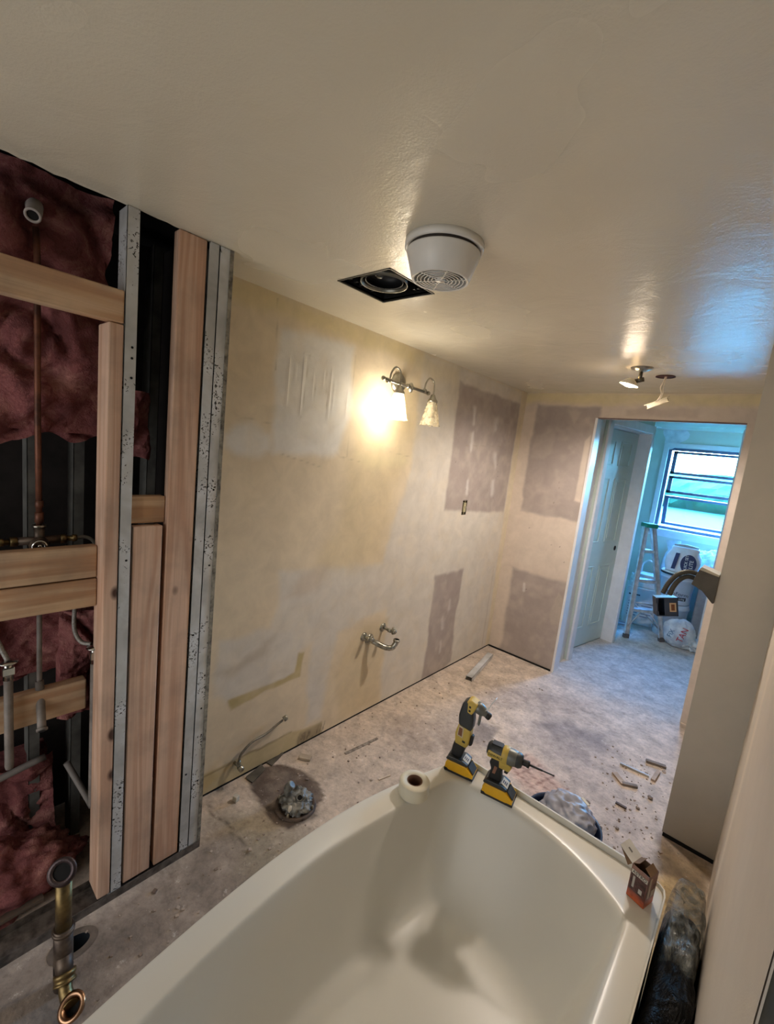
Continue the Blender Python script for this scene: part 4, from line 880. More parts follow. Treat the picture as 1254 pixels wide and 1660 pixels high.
obj('blower_wheel', MB().lathe([(.066, .012), (.068, .010), (.068, .05), (.03, .06), (0, .06)], 36, (fcx, fcy, H)), mat('wheel_black', (34, 34, 36), .5), (fcx, fcy, H), t)
obj('motor_hub', MB().lathe([(0, .02), (.010, .021), (.014, .03), (.014, .06)], 20, (fcx-.01, fcy-.015, H)).box((fcx-.03, fcy-.02, H+.03), (fcx+.012, fcy-.01, H+.034)), mat('hub_steel', (100, 100, 96), .4, .7), (fcx, fcy, H), t)
b = MB()
for k in range(5): obj('housing_rib', MB().box((hx0+.008, hy0+.04+.03*k, H+.015), (hx0+.03, hy0+.048+.03*k, H+.07)), m_fan, (hx0, 1.2, H), t)
for k in range(3): obj('housing_rib', MB().box((hx1-.08+.02*k, hy1-.03, H+.015), (hx1-.072+.02*k, hy1-.01, H+.07)), m_fan, (hx1, 1.2, H), t)
b.b.free()
# white conical vent
t = thing('ceiling_fan_cover', (-.80, 1.04, H), 'white conical vent with a round slotted grille mounted on the ceiling beside the open hole', 'ceiling vent')
vc = (-.80, 1.04, H)
obj('mounting_ring', MB().lathe([(.095, 0), (.108, 0), (.1085, -.018), (.104, -.020), (.095, -.016)], 56, vc), m_white_pl, vc, t)
obj('shadow_gap', MB().lathe([(.095, -.002), (.095, -.030)], 48, vc), mat('gap_dark', (60, 52, 46), .7), vc, t)
obj('cone_body', MB().lathe([(.090, -.024), (.1015, -.026), (.1015, -.030), (.0805, -.096), (.078, -.098), (.074, -.096), (.088, -.032)], 56, vc), m_white_pl, vc, t)
b = MB(); gz = -.097
for r in (.074, .064, .054, .044, .034, .024): b.lathe([(r-.0013, gz), (r+.0013, gz), (r+.0013, gz+.002), (r-.0013, gz+.002), (r-.0013, gz)], 48, vc)
b.lathe([(0, gz-.001), (.014, gz), (.014, gz+.005)], 24, vc)
for k in range(6):
    q = k*PI/3+.35; d = Vector((math.cos(q), math.sin(q), 0)); e = Vector((-d.y, d.x, 0))*.0018; c0 = Vector(vc)+Vector((0, 0, gz))
    b.add([c0+d*.01-e, c0+d*.01+e, c0+d*.076+e, c0+d*.076-e], [(0, 1, 2, 3)])
obj('grille', b, m_white_pl, vc, t)
obj('grille_back', MB().lathe([(0, gz+.030), (.076, gz+.030)], 40, vc), mat('grille_inside', (58, 55, 50), .8), vc, t)
# ceiling spot fixture
t = thing('ceiling_spotlight', (-.65, 2.68, H), 'small lit spotlight on a short nickel stem under the far ceiling', 'ceiling lamp')
sc_ = (-.648, 2.68, H)
obj('canopy', MB().lathe([(0, -.022), (.02, -.02), (.05, -.008), (.055, 0)], 32, sc_), m_nickel, sc_, t)
obj('stem', MB().tube([(sc_[0], sc_[1], H-.018), (sc_[0], sc_[1], H-.065)], .009, 12).tube([(sc_[0]-.02, sc_[1], H-.07), (sc_[0]+.02, sc_[1], H-.06)], .012, 12), mat('dark_nickel', (110, 104, 92), .35, .9), sc_, t)
obj('lamp_head', MB().lathe([(.012, .03), (.025, .02), (.046, 0), (.048, -.006)], 28, (sc_[0]-.045, sc_[1]-.01, H-.085), (.25, .05, 1)), mat('white_reflector', (235, 228, 210), .3), sc_, t)
obj('lamp_face', MB().lathe([(0, -.016), (.02, -.014), (.046, -.004)], 28, (sc_[0]-.045, sc_[1]-.01, H-.085), (.25, .05, 1)), mat('lit_spot_face', (255, 236, 200), .3, emit=((1, .86, .62), 14)), sc_, t)
# dangling box on wires from hole
t = thing('hanging_junction_plate', (-.58, 2.92, H), 'beige mounting plate dangling on white wires from a ceiling hole before the doorway', 'electrical fitting')
obj('ceiling_hole', MB().lathe([(0, -.0015), (.045, -.0015), (.048, -.0005), (.05, -.004), (.045, -.004)], 28, (-.578, 2.92, H)), mat('hole_red_brown', (96, 52, 44), .8, c2=(40, 26, 22), vs=40), (-.578, 2.92, H), t)
b = MB().tube(spline([(-.578, 2.92, H), (-.580, 2.91, H-.03), (-.588, 2.90, H-.065), (-.578, 2.90, H-.10), (-.590, 2.90, H-.135)]), .0035, 8).tube(spline([(-.572, 2.92, H), (-.576, 2.91, H-.05), (-.571, 2.90, H-.10), (-.582, 2.90, H-.13)]), .0022, 8)
obj('wires', b, mat('white_wire', (226, 214, 196), .5), (-.58, 2.91, H), t)
Mp = Matrix.Translation((-.590, 2.90, 2.052)) @ Matrix.Rotation(-.42, 4, 'Y') @ Matrix.Rotation(.25, 4, 'X')
obj('plate', MB().box((-.062, -.018, .008), (.062, .022, .012), 0, Mp).box((-.050, -.016, -.012), (.052, .020, .008), 0, Mp).box((-.055, -.020, -.014), (.056, -.008, -.011), 0, Mp), mat('beige_plate', (168, 158, 134), .5), Mp.translation, t)

# ================================================================== CONDUIT AND BLUE BOX at the partition edge
t = thing('conduit_box', (-.16, 2.30, 1.2), 'grey metal box at the partition edge with two flexible conduits holding a blue outlet box', 'electrical box')
m_gbox = mat('dusty_grey_metal', (80, 77, 70), .65, .1, .15)
P4 = [(-.205, 1.190), (-.186, 1.268), (-.113, 1.255), (-.113, 1.130), (-.120, 1.128), (-.163, 1.172)]
obj('metal_box', MB().prism(P4, 2.32, 2.40, bev=.003), m_gbox, (-.16, 2.36, 1.2), t)
obj('box_cover', MB().prism([(-.188, 1.262), (-.115, 1.248), (-.115, 1.256), (-.18, 1.275)], 2.315, 2.405), mat('cover_edge', (180, 172, 150), .5), (-.16, 2.36, 1.26), t)
for dx, dz in ((0, 0), (.026, -.022)):
    pth = spline([(-.185, 2.36, 1.232+dz), (-.225, 2.35, 1.237+dz), (-.262+dx*.4, 2.34, 1.215+dz), (-.288+dx*.8, 2.33, 1.17+dz*.5), (-.302+dx, 2.33, 1.118)], 12)
    obj('flex_conduit', MB().tube(pth, [.0095+.0012*(i % 2) for i in range(len(pth))], 12), mat('flex_metal', (72, 70, 64), .45, .4), pth[0], t)
Mb = Matrix.Translation((-.283, 2.33, 1.064)) @ Matrix.Rotation(-.22, 4, 'Y') @ Matrix.Rotation(.45, 4, 'Z')
b = MB().box((-.042, -.03, -.040), (-.038, .03, .040), 0, Mb).box((.038, -.03, -.040), (.042, .03, .040), 0, Mb).box((-.042, -.03, -.042), (.042, .03, -.038), 0, Mb).box((-.042, -.03, .038), (.042, .03, .042), 0, Mb).box((-.042, .026, -.04), (.042, .03, .04), 0, Mb).box((-.012, -.03, -.04), (.042, -.026, .04), 0, Mb)
b.box((-.046, -.034, .018), (-.036, -.026, .04), 0, Mb).box((-.046, -.034, -.04), (-.036, -.026, -.018), 0, Mb)
obj('outlet_box', b, mat('blue_box_plastic', (38, 56, 82), .5, var=.2), Mb.translation, t)
obj('box_sticker', MB().box((.008, -.0312, -.022), (.034, -.0302, .018), 0, Mb), mat('sticker_tan', (196, 172, 140), .6), Mb.translation, t)
obj('sticker_print', MB().box((.014, -.0320, -.016), (.028, -.0313, .012), 0, Mb), mat('sticker_brown', (112, 68, 44), .6), Mb.translation, t)

# ================================================================== FLOOR DEBRIS
def piece(name, c, l, w, h, a, m, label, cat='scrap', tilt=0, group=None):
    Mx = Matrix.Translation((c[0], c[1], h/2+.001)) @ Matrix.Rotation(a, 4, 'Z') @ Matrix.Rotation(tilt, 4, 'Y')
    return obj(name, MB().box((-l/2, -w/2, -h/2), (l/2, w/2, h/2), 0, Mx, bev=min(w, h)*.12), m, (c[0], c[1], 0), label=label, cat=cat, group=group)
# channel offcut: open C profile
p0 = Vector((-1.439, 2.80, .001)); p1 = Vector((-1.535, 3.30, .001)); d = (p1-p0).normalized(); e = Vector((-d.y, d.x, 0))
Mc = Matrix(((e.x, d.x, 0, p0.x), (e.y, d.y, 0, p0.y), (0, 0, 1, .001), (0, 0, 0, 1))); L0 = (p1-p0).length
obj('metal_channel', MB().box((-.024, 0, .0), (-.0225, L0, .032), 0, Mc).box((.0225, 0, 0), (.024, L0, .032), 0, Mc).box((-.024, 0, .0305), (.024, L0, .032), 0, Mc), m_steel_plain, p0, label='grey steel channel offcut lying on the floor near the back corner', cat='metal channel')
m_strip = mat('old_rusted_strip', (160, 150, 138), .7, .2, c2=(96, 84, 74), vs=40)
piece('perforated_strip', (-1.44, 1.68), .23, .016, .003, 1.46, m_strip, 'thin perforated metal strip on the floor between the flange and the wall', 'metal strip')
piece('wood_splinter', (-1.20, 1.60), .07, .009, .006, 1.3, mat('splinter', (206, 190, 170), .8), 'pale splinter on the floor just left of the tape roll', 'splinter')
piece('metal_strip', (-1.02, 1.82), .14, .012, .004, 2.1, m_steel_plain, 'narrow grey metal strip on the floor behind the oscillating tool', 'metal strip')
m_brick = mat('tan_chip', (190, 168, 148), .85, var=.15)
m_stonechip = mat('grey_chip', (150, 136, 124), .85, var=.2)
piece('metal_corner_strip', (-.312, 2.722), .145, .012, .012, .10, mat('pale_strip', (200, 196, 190), .5), 'white metal strip, longest of the floor scraps by the partition', 'metal strip')
piece('wood_offcut', (-.235, 2.885), .10, .024, .014, .30, m_stonechip, 'brown wood offcut on the floor, rear piece near the partition', 'wood offcut')
piece('wood_offcut', (-.215, 2.765), .11, .020, .012, 1.50, m_brick, 'tan wood offcut on the floor, pointing toward the camera beside the rear piece', 'wood offcut')
piece('tile_chip', (-.355, 2.575), .085, .030, .010, -.75, m_brick, 'left arm of the broken tan chips in a V on the floor', 'chip')
piece('tile_chip', (-.30, 2.565), .075, .020, .012, .55, m_stonechip, 'right arm of the broken tan chips in a V on the floor', 'chip')
piece('tile_chip', (-.295, 2.37), .05, .014, .008, .0, mat('dark_chip', (104, 90, 82), .8), 'small dark bark-like chip in front of the V of chips', 'chip')
piece('drywall_flake', (-1.56, 1.385), .06, .035, .012, .6, mat('flake', (184, 168, 148), .85), 'torn drywall flake on the floor beyond the dark stain', 'flake')
piece('plaster_lump', (-1.545, .985), .022, .022, .026, .3, mat('plaster_lump_mat', (206, 200, 186), .85), 'small white plaster lump near the foot of the metal studs', 'plaster lump')
m_crumb = mat('plaster_crumbs', (176, 160, 146), .9, c2=(110, 92, 80), vs=5)
# fine dust and grit
b = MB(); random.seed(11)
for k in range(420):
    zone = random.random()
    if zone < .45: x, y = random.gauss(-.26, .13), random.uniform(1.75, 2.9)
    elif zone < .75: x, y = random.uniform(-1.62, -1.0), random.uniform(.9, 3.2)
    else: x, y = random.uniform(-1.42, -.95), random.uniform(.3, 1.2)
    if (x > -.12 and 2.3 < y < 2.5) or x > .06: continue
    s = random.uniform(.001, .0045)*(1.6 if random.random() < .07 else 1)
    Mx = Matrix.Translation((x, y, s*.45)) @ Matrix.Rotation(random.uniform(0, 3), 4, 'Z') @ Matrix.Rotation(random.uniform(-.3, .3), 4, 'X')
    b.box((-s*random.uniform(.6, 1.7), -s, -s*.5), (s, s*random.uniform(.6, 1.4), s*.5), 0, Mx)
obj('floor_grit', b, m_crumb, (-.8, 1.9, 0), label='fine plaster crumbs and grit scattered over the bare floor', cat='grit', kind='stuff', weld=False)
random.seed(12)
for (x, y, s) in ((-.42, 2.25, .013), (-.33, 2.14, .010), (-.23, 2.42, .009), (-.20, 2.55, .012), (-.27, 2.20, .008)):
    k = {(-.42): 'brown crumb on the floor just beyond the grey bag', (-.33): 'brown crumb to the right of the one beyond the grey bag', (-.23): 'small crumb left of the partition foot', (-.20): 'flat crumb near the partition edge below the wood offcuts', (-.27): 'thin dark crumb on the floor before the partition foot'}[x]
    lumpy('plaster_crumb', (x, y, s*.5), s, .6, x*9, m_stonechip, k, 'crumb', .4, 6, 0, 3)
b = MB().tube(spline([(-.70, 2.02, .004), (-.64, 2.05, .012), (-.60, 2.02, .004), (-.545, 2.01, .006), (-.52, 2.05, .003)]), .0018, 6)
obj('wire_scrap', b, mat('rust_wire', (120, 84, 70), .6), (-.6, 2.03, 0), label='thin bent wire on the floor under the tip of the driver bit', cat='wire')

# ---- blue bin with grey bag behind the tub
t = thing('blue_bin', (-.395, 1.80, 0), 'dark blue bin behind the far end of the tub, a grey bag over its rim', 'bin')
bc = (-.395, 1.735, 0)
obj('bin_wall', MB().lathe([(0, .004), (.11, .004), (.112, .01), (.136, .240), (.143, .245), (.143, .252), (.136, .252), (.131, .24), (.118, .012), (0, .012)], 48, bc), mat('navy_plastic', (30, 44, 70), .4), bc, t)
m_gbag = mat('grey_bag_plastic', (168, 168, 178), .5, 0, c2=(140, 140, 152), vs=6, bmp=.35, bs=14)
lumpy('grey_bag', (bc[0]+.0, bc[1]+.012, .262), .104, .74, 4.4, m_gbag, 'crumpled grey plastic bag sitting in the blue bin behind the tub', 'plastic bag', .20, 4.2, .02, 5, (1.02, .95, 1), crease=.24)
obj('folded_label', MB().box((-.02, -.006, -.001), (.02, .006, .001), 0, Matrix.Translation((bc[0]+.055, bc[1]+.045, .345)) @ Matrix.Rotation(-.6, 4, 'Z')), m_paper, (bc[0]+.05, bc[1]+.04, .34), label='white paper sliver on top of the grey bag', cat='paper')
obj('cable_tie', MB().tube(spline([(-.235, 1.72, .004), (-.20, 1.76, .02), (-.18, 1.70, .006), (-.215, 1.68, .003)]), .003, 6).tube([(-.25, 1.80, .004), (-.17, 1.72, .01)], .003, 6), m_black, (-.2, 1.72, 0), label='black wire scraps on the floor between the blue bin and the carton', cat='wire')
# ---- black bag between tub and right wall
def plastic_black():
    m, nt, p = newmat('black_bag_film'); co = N(nt, 'ShaderNodeTexCoord').outputs['Object']
    nt.links.new(ramp(nt, noise_n(nt, co, 6, 4), [(.4, lin(9, 9, 10)), (.7, lin(26, 25, 25))]), p.inputs['Base Color'])
    p.inputs['Roughness'].default_value = .42; p.inputs['Specular IOR Level'].default_value = .12
    a = noise_n(nt, co, 14, 5, .6, 2.5, (1, .4, 1)); bump(nt, p, a, .9, .03); return m
m_bb = plastic_black()
def bag_body(name, y0, y1, x0, x1, ztop, seed, m, label):
    b = MB(); n, k = 110, 36; vs = []
    for i in range(n+1):
        u = .5-.5*math.cos(PI*i/n); y = y0+(y1-y0)*u; env = max(0, 1-abs(2*u-1)**9)**.5
        for j in range(k+1):
            c = -math.cos(PI*j/k); xx = (x0+x1)/2+c*(x1-x0)/2; zz = max(0, 1-abs(c)**6)**.4*ztop(u)*env
            f = mnoise.fractal(Vector((xx*12, y*8, zz*8+seed)), .8, 2.2, 4)*.022-abs(mnoise.noise(Vector((xx*26+y*10, y*9, seed))))*.016
            vs.append((min(.080, max(-.026, xx+f*.4)), y, max(0, zz+f*(1 if j not in (0, k) else 0))))
    fs = [(i*(k+1)+j, (i+1)*(k+1)+j, (i+1)*(k+1)+j+1, i*(k+1)+j+1) for i in range(n) for j in range(k)]
    b.add(vs, fs, smooth=True); return obj(name, b, m, ((x0+x1)/2, (y0+y1)/2, 0), label=label, cat='plastic bag', weld=False)
bag_body('trash_bag', .25, 1.70, -.03, .082, lambda u: .352, 1.1, m_bb, 'black trash bag squeezed between the tub and the right wall')
def clear_film():
    m, nt, p = newmat('clear_film'); out = nt.nodes['Material Output']; co = N(nt, 'ShaderNodeTexCoord').outputs['Object']
    tr = N(nt, 'ShaderNodeBsdfTransparent'); mx = N(nt, 'ShaderNodeMixShader')
    nt.links.new(ramp(nt, noise_n(nt, co, 16, 5, .65, 2, (1, .35, 1)), [(.38, (.12,)*3), (.62, (.8,)*3)]), mx.inputs[0])
    p.inputs['Base Color'].default_value = lin(120, 122, 116); p.inputs['Roughness'].default_value = .25
    bump(nt, p, noise_n(nt, co, 20, 4, .6, 2, (1, .35, 1)), .9, .02)
    nt.links.new(tr.outputs[0], mx.inputs[1]); nt.links.new(p.outputs[0], mx.inputs[2]); nt.links.new(mx.outputs[0], out.inputs[0]); return m
bag_body('clear_plastic_bag', 1.30, 1.735, -.028, .083, lambda u: .368, 2.7, clear_film(), 'wrinkled clear plastic lying over the far end of the black bag')

# ================================================================== NEXT ROOM
m_nwall = mat('pale_green_wall', (196, 204, 192), .6, var=.04, vs=3)
m_bluish = m_white_trim
fy = 6.0
wx0, wx1, wz0, wz1 = -1.01, .18, 1.06, 2.0
b = MB().box((-2.1, fy, 0), (wx0, fy+.12, H+.1)).box((wx1, fy, 0), (1.4, fy+.12, H+.1)).box((wx0, fy, 0), (wx1, fy+.12, wz0)).box((wx0, fy, wz1), (wx1, fy+.12, H+.1)).box((-2.2, 3.6, 0), (-2.1, 6.1, H))
struct(obj('wall_far', b, m_nwall))
# white mud spot on the far wall
struct(obj('trim_8', MB().lathe([(0, .002), (.09, .0015), (.12, .0002)], 24, (-.98, fy, 2.12), (0, -1, 0), wob=lambda q, h: 1+.25*math.sin(q*3)), mat('white_mud_spot', (226, 228, 232), .7)))
# window: sashes of an awning window
w = struct(thing('window_1', (wx0, fy, wz0), None, None)); 
obj('casing', MB().box((wx0-.05, fy-.015, wz0-.05), (wx0, fy, wz1+.05)).box((wx0, fy-.015, wz1), (wx1, fy, wz1+.05)).box((wx0-.08, fy-.06, wz0-.03), (wx1+.08, fy+.02, wz0)).box((wx0-.05, fy-.015, wz0-.09), (wx1, fy, wz0-.03)), m_white_trim, (wx0, fy, wz0), w)
m_sash = mat('grey_aluminium_sash', (84, 98, 122), .4, .2)
obj('frame', MB().box((wx0, fy+.02, wz0), (wx0+.035, fy+.08, wz1)).box((wx1-.035, fy+.02, wz0), (wx1, fy+.08, wz1)).box((wx0, fy+.02, wz1-.03), (wx1, fy+.08, wz1)).box((wx0, fy+.02, wz0), (wx1, fy+.08, wz0+.03)), m_sash, (wx0, fy, wz0), w)
m_glass, ntg, pg = newmat('window_glass'); trg = N(ntg, 'ShaderNodeBsdfTransparent'); trg.inputs[0].default_value = (.55, .93, .90, 1); gl = N(ntg, 'ShaderNodeBsdfGlossy'); gl.inputs['Roughness'].default_value = .02
mxg = N(ntg, 'ShaderNodeMixShader'); mxg.inputs[0].default_value = .05; ntg.links.new(trg.outputs[0], mxg.inputs[1]); ntg.links.new(gl.outputs[0], mxg.inputs[2]); ntg.links.new(mxg.outputs[0], ntg.nodes['Material Output'].inputs[0])
for k, (z0, z1, tilt) in enumerate(((1.70, 1.965, 0), (1.48, 1.68, 0), (1.10, 1.45, .20))):
    Q = Matrix.Translation((0, fy+.05, z1)) @ Matrix.Rotation(tilt, 4, 'X') @ Matrix.Translation((0, 0, -z1))
    a_, c_ = wx0+.05, wx1-.05
    s_ = obj('sash', MB().box((a_, -.012, z0), (a_+.04, .012, z1), 0, Q).box((c_-.04, -.012, z0), (c_, .012, z1), 0, Q).box((a_, -.012, z0), (c_, .012, z0+.03), 0, Q).box((a_, -.012, z1-.028), (c_, .012, z1), 0, Q), m_sash, (wx0, fy+.05, z0), w)
    obj('pane', MB().add([Q @ Vector(v) for v in ((a_+.04, 0, z0+.03), (c_-.04, 0, z0+.03), (c_-.04, 0, z1-.028), (a_+.04, 0, z1-.028))], [(0, 1, 2, 3)]), m_glass, (wx0, fy+.05, z0), s_)
# outside: lawn and hedge
struct(obj('ground', MB().add([(-40, 6.3, -.3), (40, 6.3, -.3), (40, 60, -.3), (-40, 60, -.3)], [(0, 1, 2, 3)]), mat('lawn', (8, 66, 48), .9, c2=(24, 78, 60), vs=.8)))
b = MB(); n = 120; vs = []
for i in range(n+1):
    x = -25+50*i/n
    for j in range(9):
        z = -.3+2.6*j/8*(1+.12*mnoise.noise(Vector((x*.5, 0, 0)))); vs.append((x, 38-2*math.sin(PI*j/8)+.6*mnoise.noise(Vector((x, j, 2))), z))
b.add(vs, [(i*9+j, (i+1)*9+j, (i+1)*9+j+1, i*9+j+1) for i in range(n) for j in range(8)])
tag(obj('hedge', b, mat('hedge_leaves', (4, 58, 40), .9, c2=(12, 70, 52), vs=1.2), (0, 38, 0)), 'green tree line beyond the lawn outside the window', 'hedge')

# closet door in the side wall of the next room (wall runs slightly off square)
A = Vector((-1.087, 3.83, 0)); B = Vector((-.931, 4.683, 0)); dd = (B-A).normalized(); nn = Vector((dd.y, -dd.x, 0)); WL = (B-A).length
DM = Matrix(((dd.x, nn.x, 0, A.x), (dd.y, nn.y, 0, A.y), (0, 0, 1, 0), (0, 0, 0, 1)))   # local x along the wall, y toward the room
X0, X1, RD = .075, .812, -.10
b = MB().box((0, -.16, 0), (.06, -.004, H), 0, DM).box((.06, -.16, 2.035), (X1+.01, -.004, H), 0, DM).box((X1+.012, -.16, 0), (WL, -.004, H), 0, DM)
struct(obj('wall_side', b, m_nwall))
D = struct(thing('door_1', A, None, None))
m_door = mat('painted_door', (198, 212, 206), .4, var=.02)
obj('leaf', MB().box((X0, RD-.035, .012), (X1, RD, 2.01), 0, DM), m_door, A, D)
DWd = X1-X0; px = [(X0+.10, X0+DWd/2-.05), (X0+DWd/2+.05, X1-.10)]
for (z0, z1) in ((.19, .78), (1.0, 1.59), (1.70, 1.92)):
    for (x0, x1) in px:
        q = MB()
        for (u0, u1, v0, v1) in ((x0, x1, z0, z0+.014), (x0, x1, z1-.014, z1), (x0, x0+.014, z0, z1), (x1-.014, x1, z0, z1)): q.box((u0, RD-.002, v0), (u1, RD+.006, v1), 0, DM, bev=.003)
        q.box((x0+.035, RD-.002, z0+.035), (x1-.035, RD+.005, z1-.035), 0, DM, bev=.003)
        obj('raised_panel', q, m_door, A, D)
obj('knob_hole', MB().lathe([(0, .001), (.022, .001), (.024, 0)], 20, DM @ Vector((X1-.06, RD, .93)), nn), m_dark, A, D)
obj('casing', MB().box((X0-.018, RD-.04, 0), (X0-.002, .0, 2.03), 0, DM).box((X1+.002, RD-.04, 0), (X1+.016, .0, 2.03), 0, DM).box((X0-.018, RD-.04, 2.014), (X1+.016, .0, 2.03), 0, DM).box((X0-.072, -.006, 0), (X0-.008, .014, 2.09), 0, DM, bev=.004).box((X1+.006, -.006, 0), (WL, .014, 2.09), 0, DM, bev=.004).box((X0-.072, -.006, 2.022), (WL, .014, 2.095), 0, DM, bev=.004), m_white_trim, A, D)
# jamb and casing on the far side of the opening (left)
struct(obj('trim_9', MB().box((-1.168, 3.615, 0), (-1.083, 3.632, 2.05)).box((-1.130, 3.632, 0), (-1.100, 3.70, 2.05)).box((-1.16, 3.70, 0), (-1.112, 3.83, 2.05)), m_white_trim))

struct(obj('wall_corner', MB().box((-.325, 5.46, 0), (1.3, 5.56, H)), m_nwall)); struct(obj('trim_11', MB().box((-.335, 5.445, 0), (-.25, 5.575, 2.18)), m_white_trim))

# ---- step ladder
LA = Vector((-.875, 4.93, 0)); LB = Vector((-.600, 5.16, 0)); u = (LB-LA).normalized(); f = Vector((u.y, -u.x, 0)).normalized()   # f points to the camera
LH = 1.15
t = thing('step_ladder', (LA+LB)/2, 'paint-splashed aluminium stepladder with a green top in the next room', 'ladder')
m_lad = mat('splashed_aluminium', (176, 182, 190), .4, .4, c2=(216, 220, 224), vs=16)
bk = Vector((-.12, 1, 0)).normalized(); topc = (LA+LB)/2+bk*.20-u*.17+Vector((0, 0, LH)); hw = (LB-LA).length/2
def rail(p, q, wd, th_):
    d = (q-p).normalized(); s = d.cross(f).normalized(); g = s.cross(d).normalized(); L1 = (q-p).length
    return Matrix(((s.x, g.x, d.x, p.x), (s.y, g.y, d.y, p.y), (s.z, g.z, d.z, p.z), (0, 0, 0, 1))), L1
tops = {-1: topc-u*.035, 1: topc+u*.035}
for s, foot in ((-1, LA), (1, LB)):
    Mr, L1 = rail(foot+Vector((0, 0, .02)), tops[s], 0, 0)
    obj('front_rail', MB().box((-.022, -.012, 0), (.022, -.009, L1), 0, Mr).box((-.022, -.012, 0), (-.019, .012, L1), 0, Mr).box((.019, -.012, 0), (.022, .012, L1), 0, Mr), m_lad, foot, t)
    obj('foot_pad', MB().box((-.026, -.018, -.02), (.026, .016, .02), 0, Mr), mat('ladder_foot', (90, 84, 84), .7), foot, t)
    rf = foot+bk*.14-u*s*.01; Mr, L1 = rail(rf+Vector((0, 0, .0)), tops[s]-f*.05, 0, 0)
    obj('rear_rail', MB().box((-.012, -.010, 0), (.012, .010, L1-.0), 0, Mr), m_lad, rf, t)
for z in (.30, .60, .90):
    k = z/LH; a_ = LA.lerp(tops[-1], k); a_.z = z; c_ = LB.lerp(tops[1], k); c_.z = z; d = (c_-a_); L1 = d.length
    Ms = Matrix(((u.x, f.x, 0, a_.x), (u.y, f.y, 0, a_.y), (0, 0, 1, a_.z), (0, 0, 0, 1)))
    obj('step', MB().box((.015, -.06, 0), (L1-.015, .025, .004), 0, Ms).box((.015, .020, -.024), (L1-.015, .025, .004), 0, Ms).box((.015, -.06, -.024), (L1-.015, -.056, .004), 0, Ms), m_lad, a_, t)
for s in (-1, 1):
    a_ = LA.lerp(LB, .5+s*.10); a_.z = .285; a_ -= f*.05; q = (LA if s < 0 else LB).lerp(tops[s], .1)
    obj('brace', MB().tube([a_, q], .007, 6), m_lad, a_, t)
rb = (LA+LB)/2+bk*.1; obj('rear_brace', MB().tube([LA+bk*.12+Vector((0, 0, .35)), LB+bk*.12+Vector((0, 0, .35))], .008, 6).tube([LA+bk*.12+Vector((0, 0, .35)), LB+bk*.13+Vector((0, 0, .05))], .006, 6), m_lad, rb, t)
Mt = Matrix(((u.x, f.x, 0, topc.x), (u.y, f.y, 0, topc.y), (0, 0, 1, topc.z), (0, 0, 0, 1)))
obj('top_cap', MB().box((-.058, -.07, -.02), (.058, .05, .022), 0, Mt, bev=.006), mat('green_cap', (30, 128, 104), .5), topc, t)

# ---- pails, bags
def pail(c, r, h, name, label, col=(206, 214, 222), handle=True, band=None):
    t = thing(name, c, label, 'pail')
    m = mat(name+'_plastic', col, .4, var=.04)
    obj('wall', MB().lathe([(0, 0), (r*.9, 0), (r*.92, .01), (r, h-.06), (r+.008, h-.055), (r+.008, h-.035), (r, h-.03), (r, h), (r*.96, h)], 36, c), m, c, t)
    return t, m
bp = (-.735, 5.35, 0)
# printed carton behind ladder
t = thing('compound_carton', (-.93, 5.45, 0), 'white printed carton seen through the ladder rungs', 'box')
m_cart = mat('white_carton', (206, 216, 226), .6, var=.05)
Mq = Matrix.Translation((-.93, 5.62, 0)) @ Matrix.Rotation(.25, 4, 'Z')
obj('carton_body', MB().box((-.15, -.15, 0.001), (.15, .15, .42), 0, Mq, bev=.01), m_cart, (-.93, 5.62, 0), t)
for k in range(2):
    q = MB()
    for j in range(6): q.box((-.12+.13*k, -.1525, .10+.03*j), (-.12+.13*k+.09+.012*((j*7) % 3), -.1512, .112+.03*j), 0, Mq)
    obj('printed_text_block', q, mat('faded_ink', (130, 150, 176), .7), (-.9, 5.3, .1), t)
obj('printed_title', MB().box((-.13, -.1525, .33), (-.02, -.1512, .345), 0, Mq), mat('dark_ink', (48, 62, 86), .7), (-.9, 5.3, .3), t)
# stack of sheets + wire handle above the carton
obj('folded_sheets', MB().box((-.13, -.12, .423), (.15, .14, .47), 0, Mq, bev=.004).box((-.11, -.10, .471), (.13, .12, .53), 0, Mq @ Matrix.Rotation(.15, 4, 'Z'), bev=.004).box((-.10, -.09, .531), (.14, .10, .565), 0, Mq @ Matrix.Rotation(-.1, 4, 'Z'), bev=.004), m_cart, (-.93, 5.62, .42), label='stack of folded white sheets on top of the printed carton', cat='sheets')
obj('white_hoop', MB().tube(spline([(-.98, 5.66, .566), (-.975, 5.66, .66), (-.92, 5.66, .71), (-.85, 5.64, .67), (-.83, 5.62, .572)]), .008, 8), m_white_trim, (-.9, 5.5, .56), label='white pail hoop handle standing above the folded sheets', cat='handle')
obj('hose_coil', MB().tube([(-1.02+.10*math.cos(q/10), 5.24+.0+.07*math.sin(q/10), .012+.00035*q) for q in range(0, 126)], .010, 8), mat('grey_hose', (150, 166, 184), .5), (-1.02, 5.24, 0), label='coil of grey hose on the floor behind the ladder feet', cat='hose')
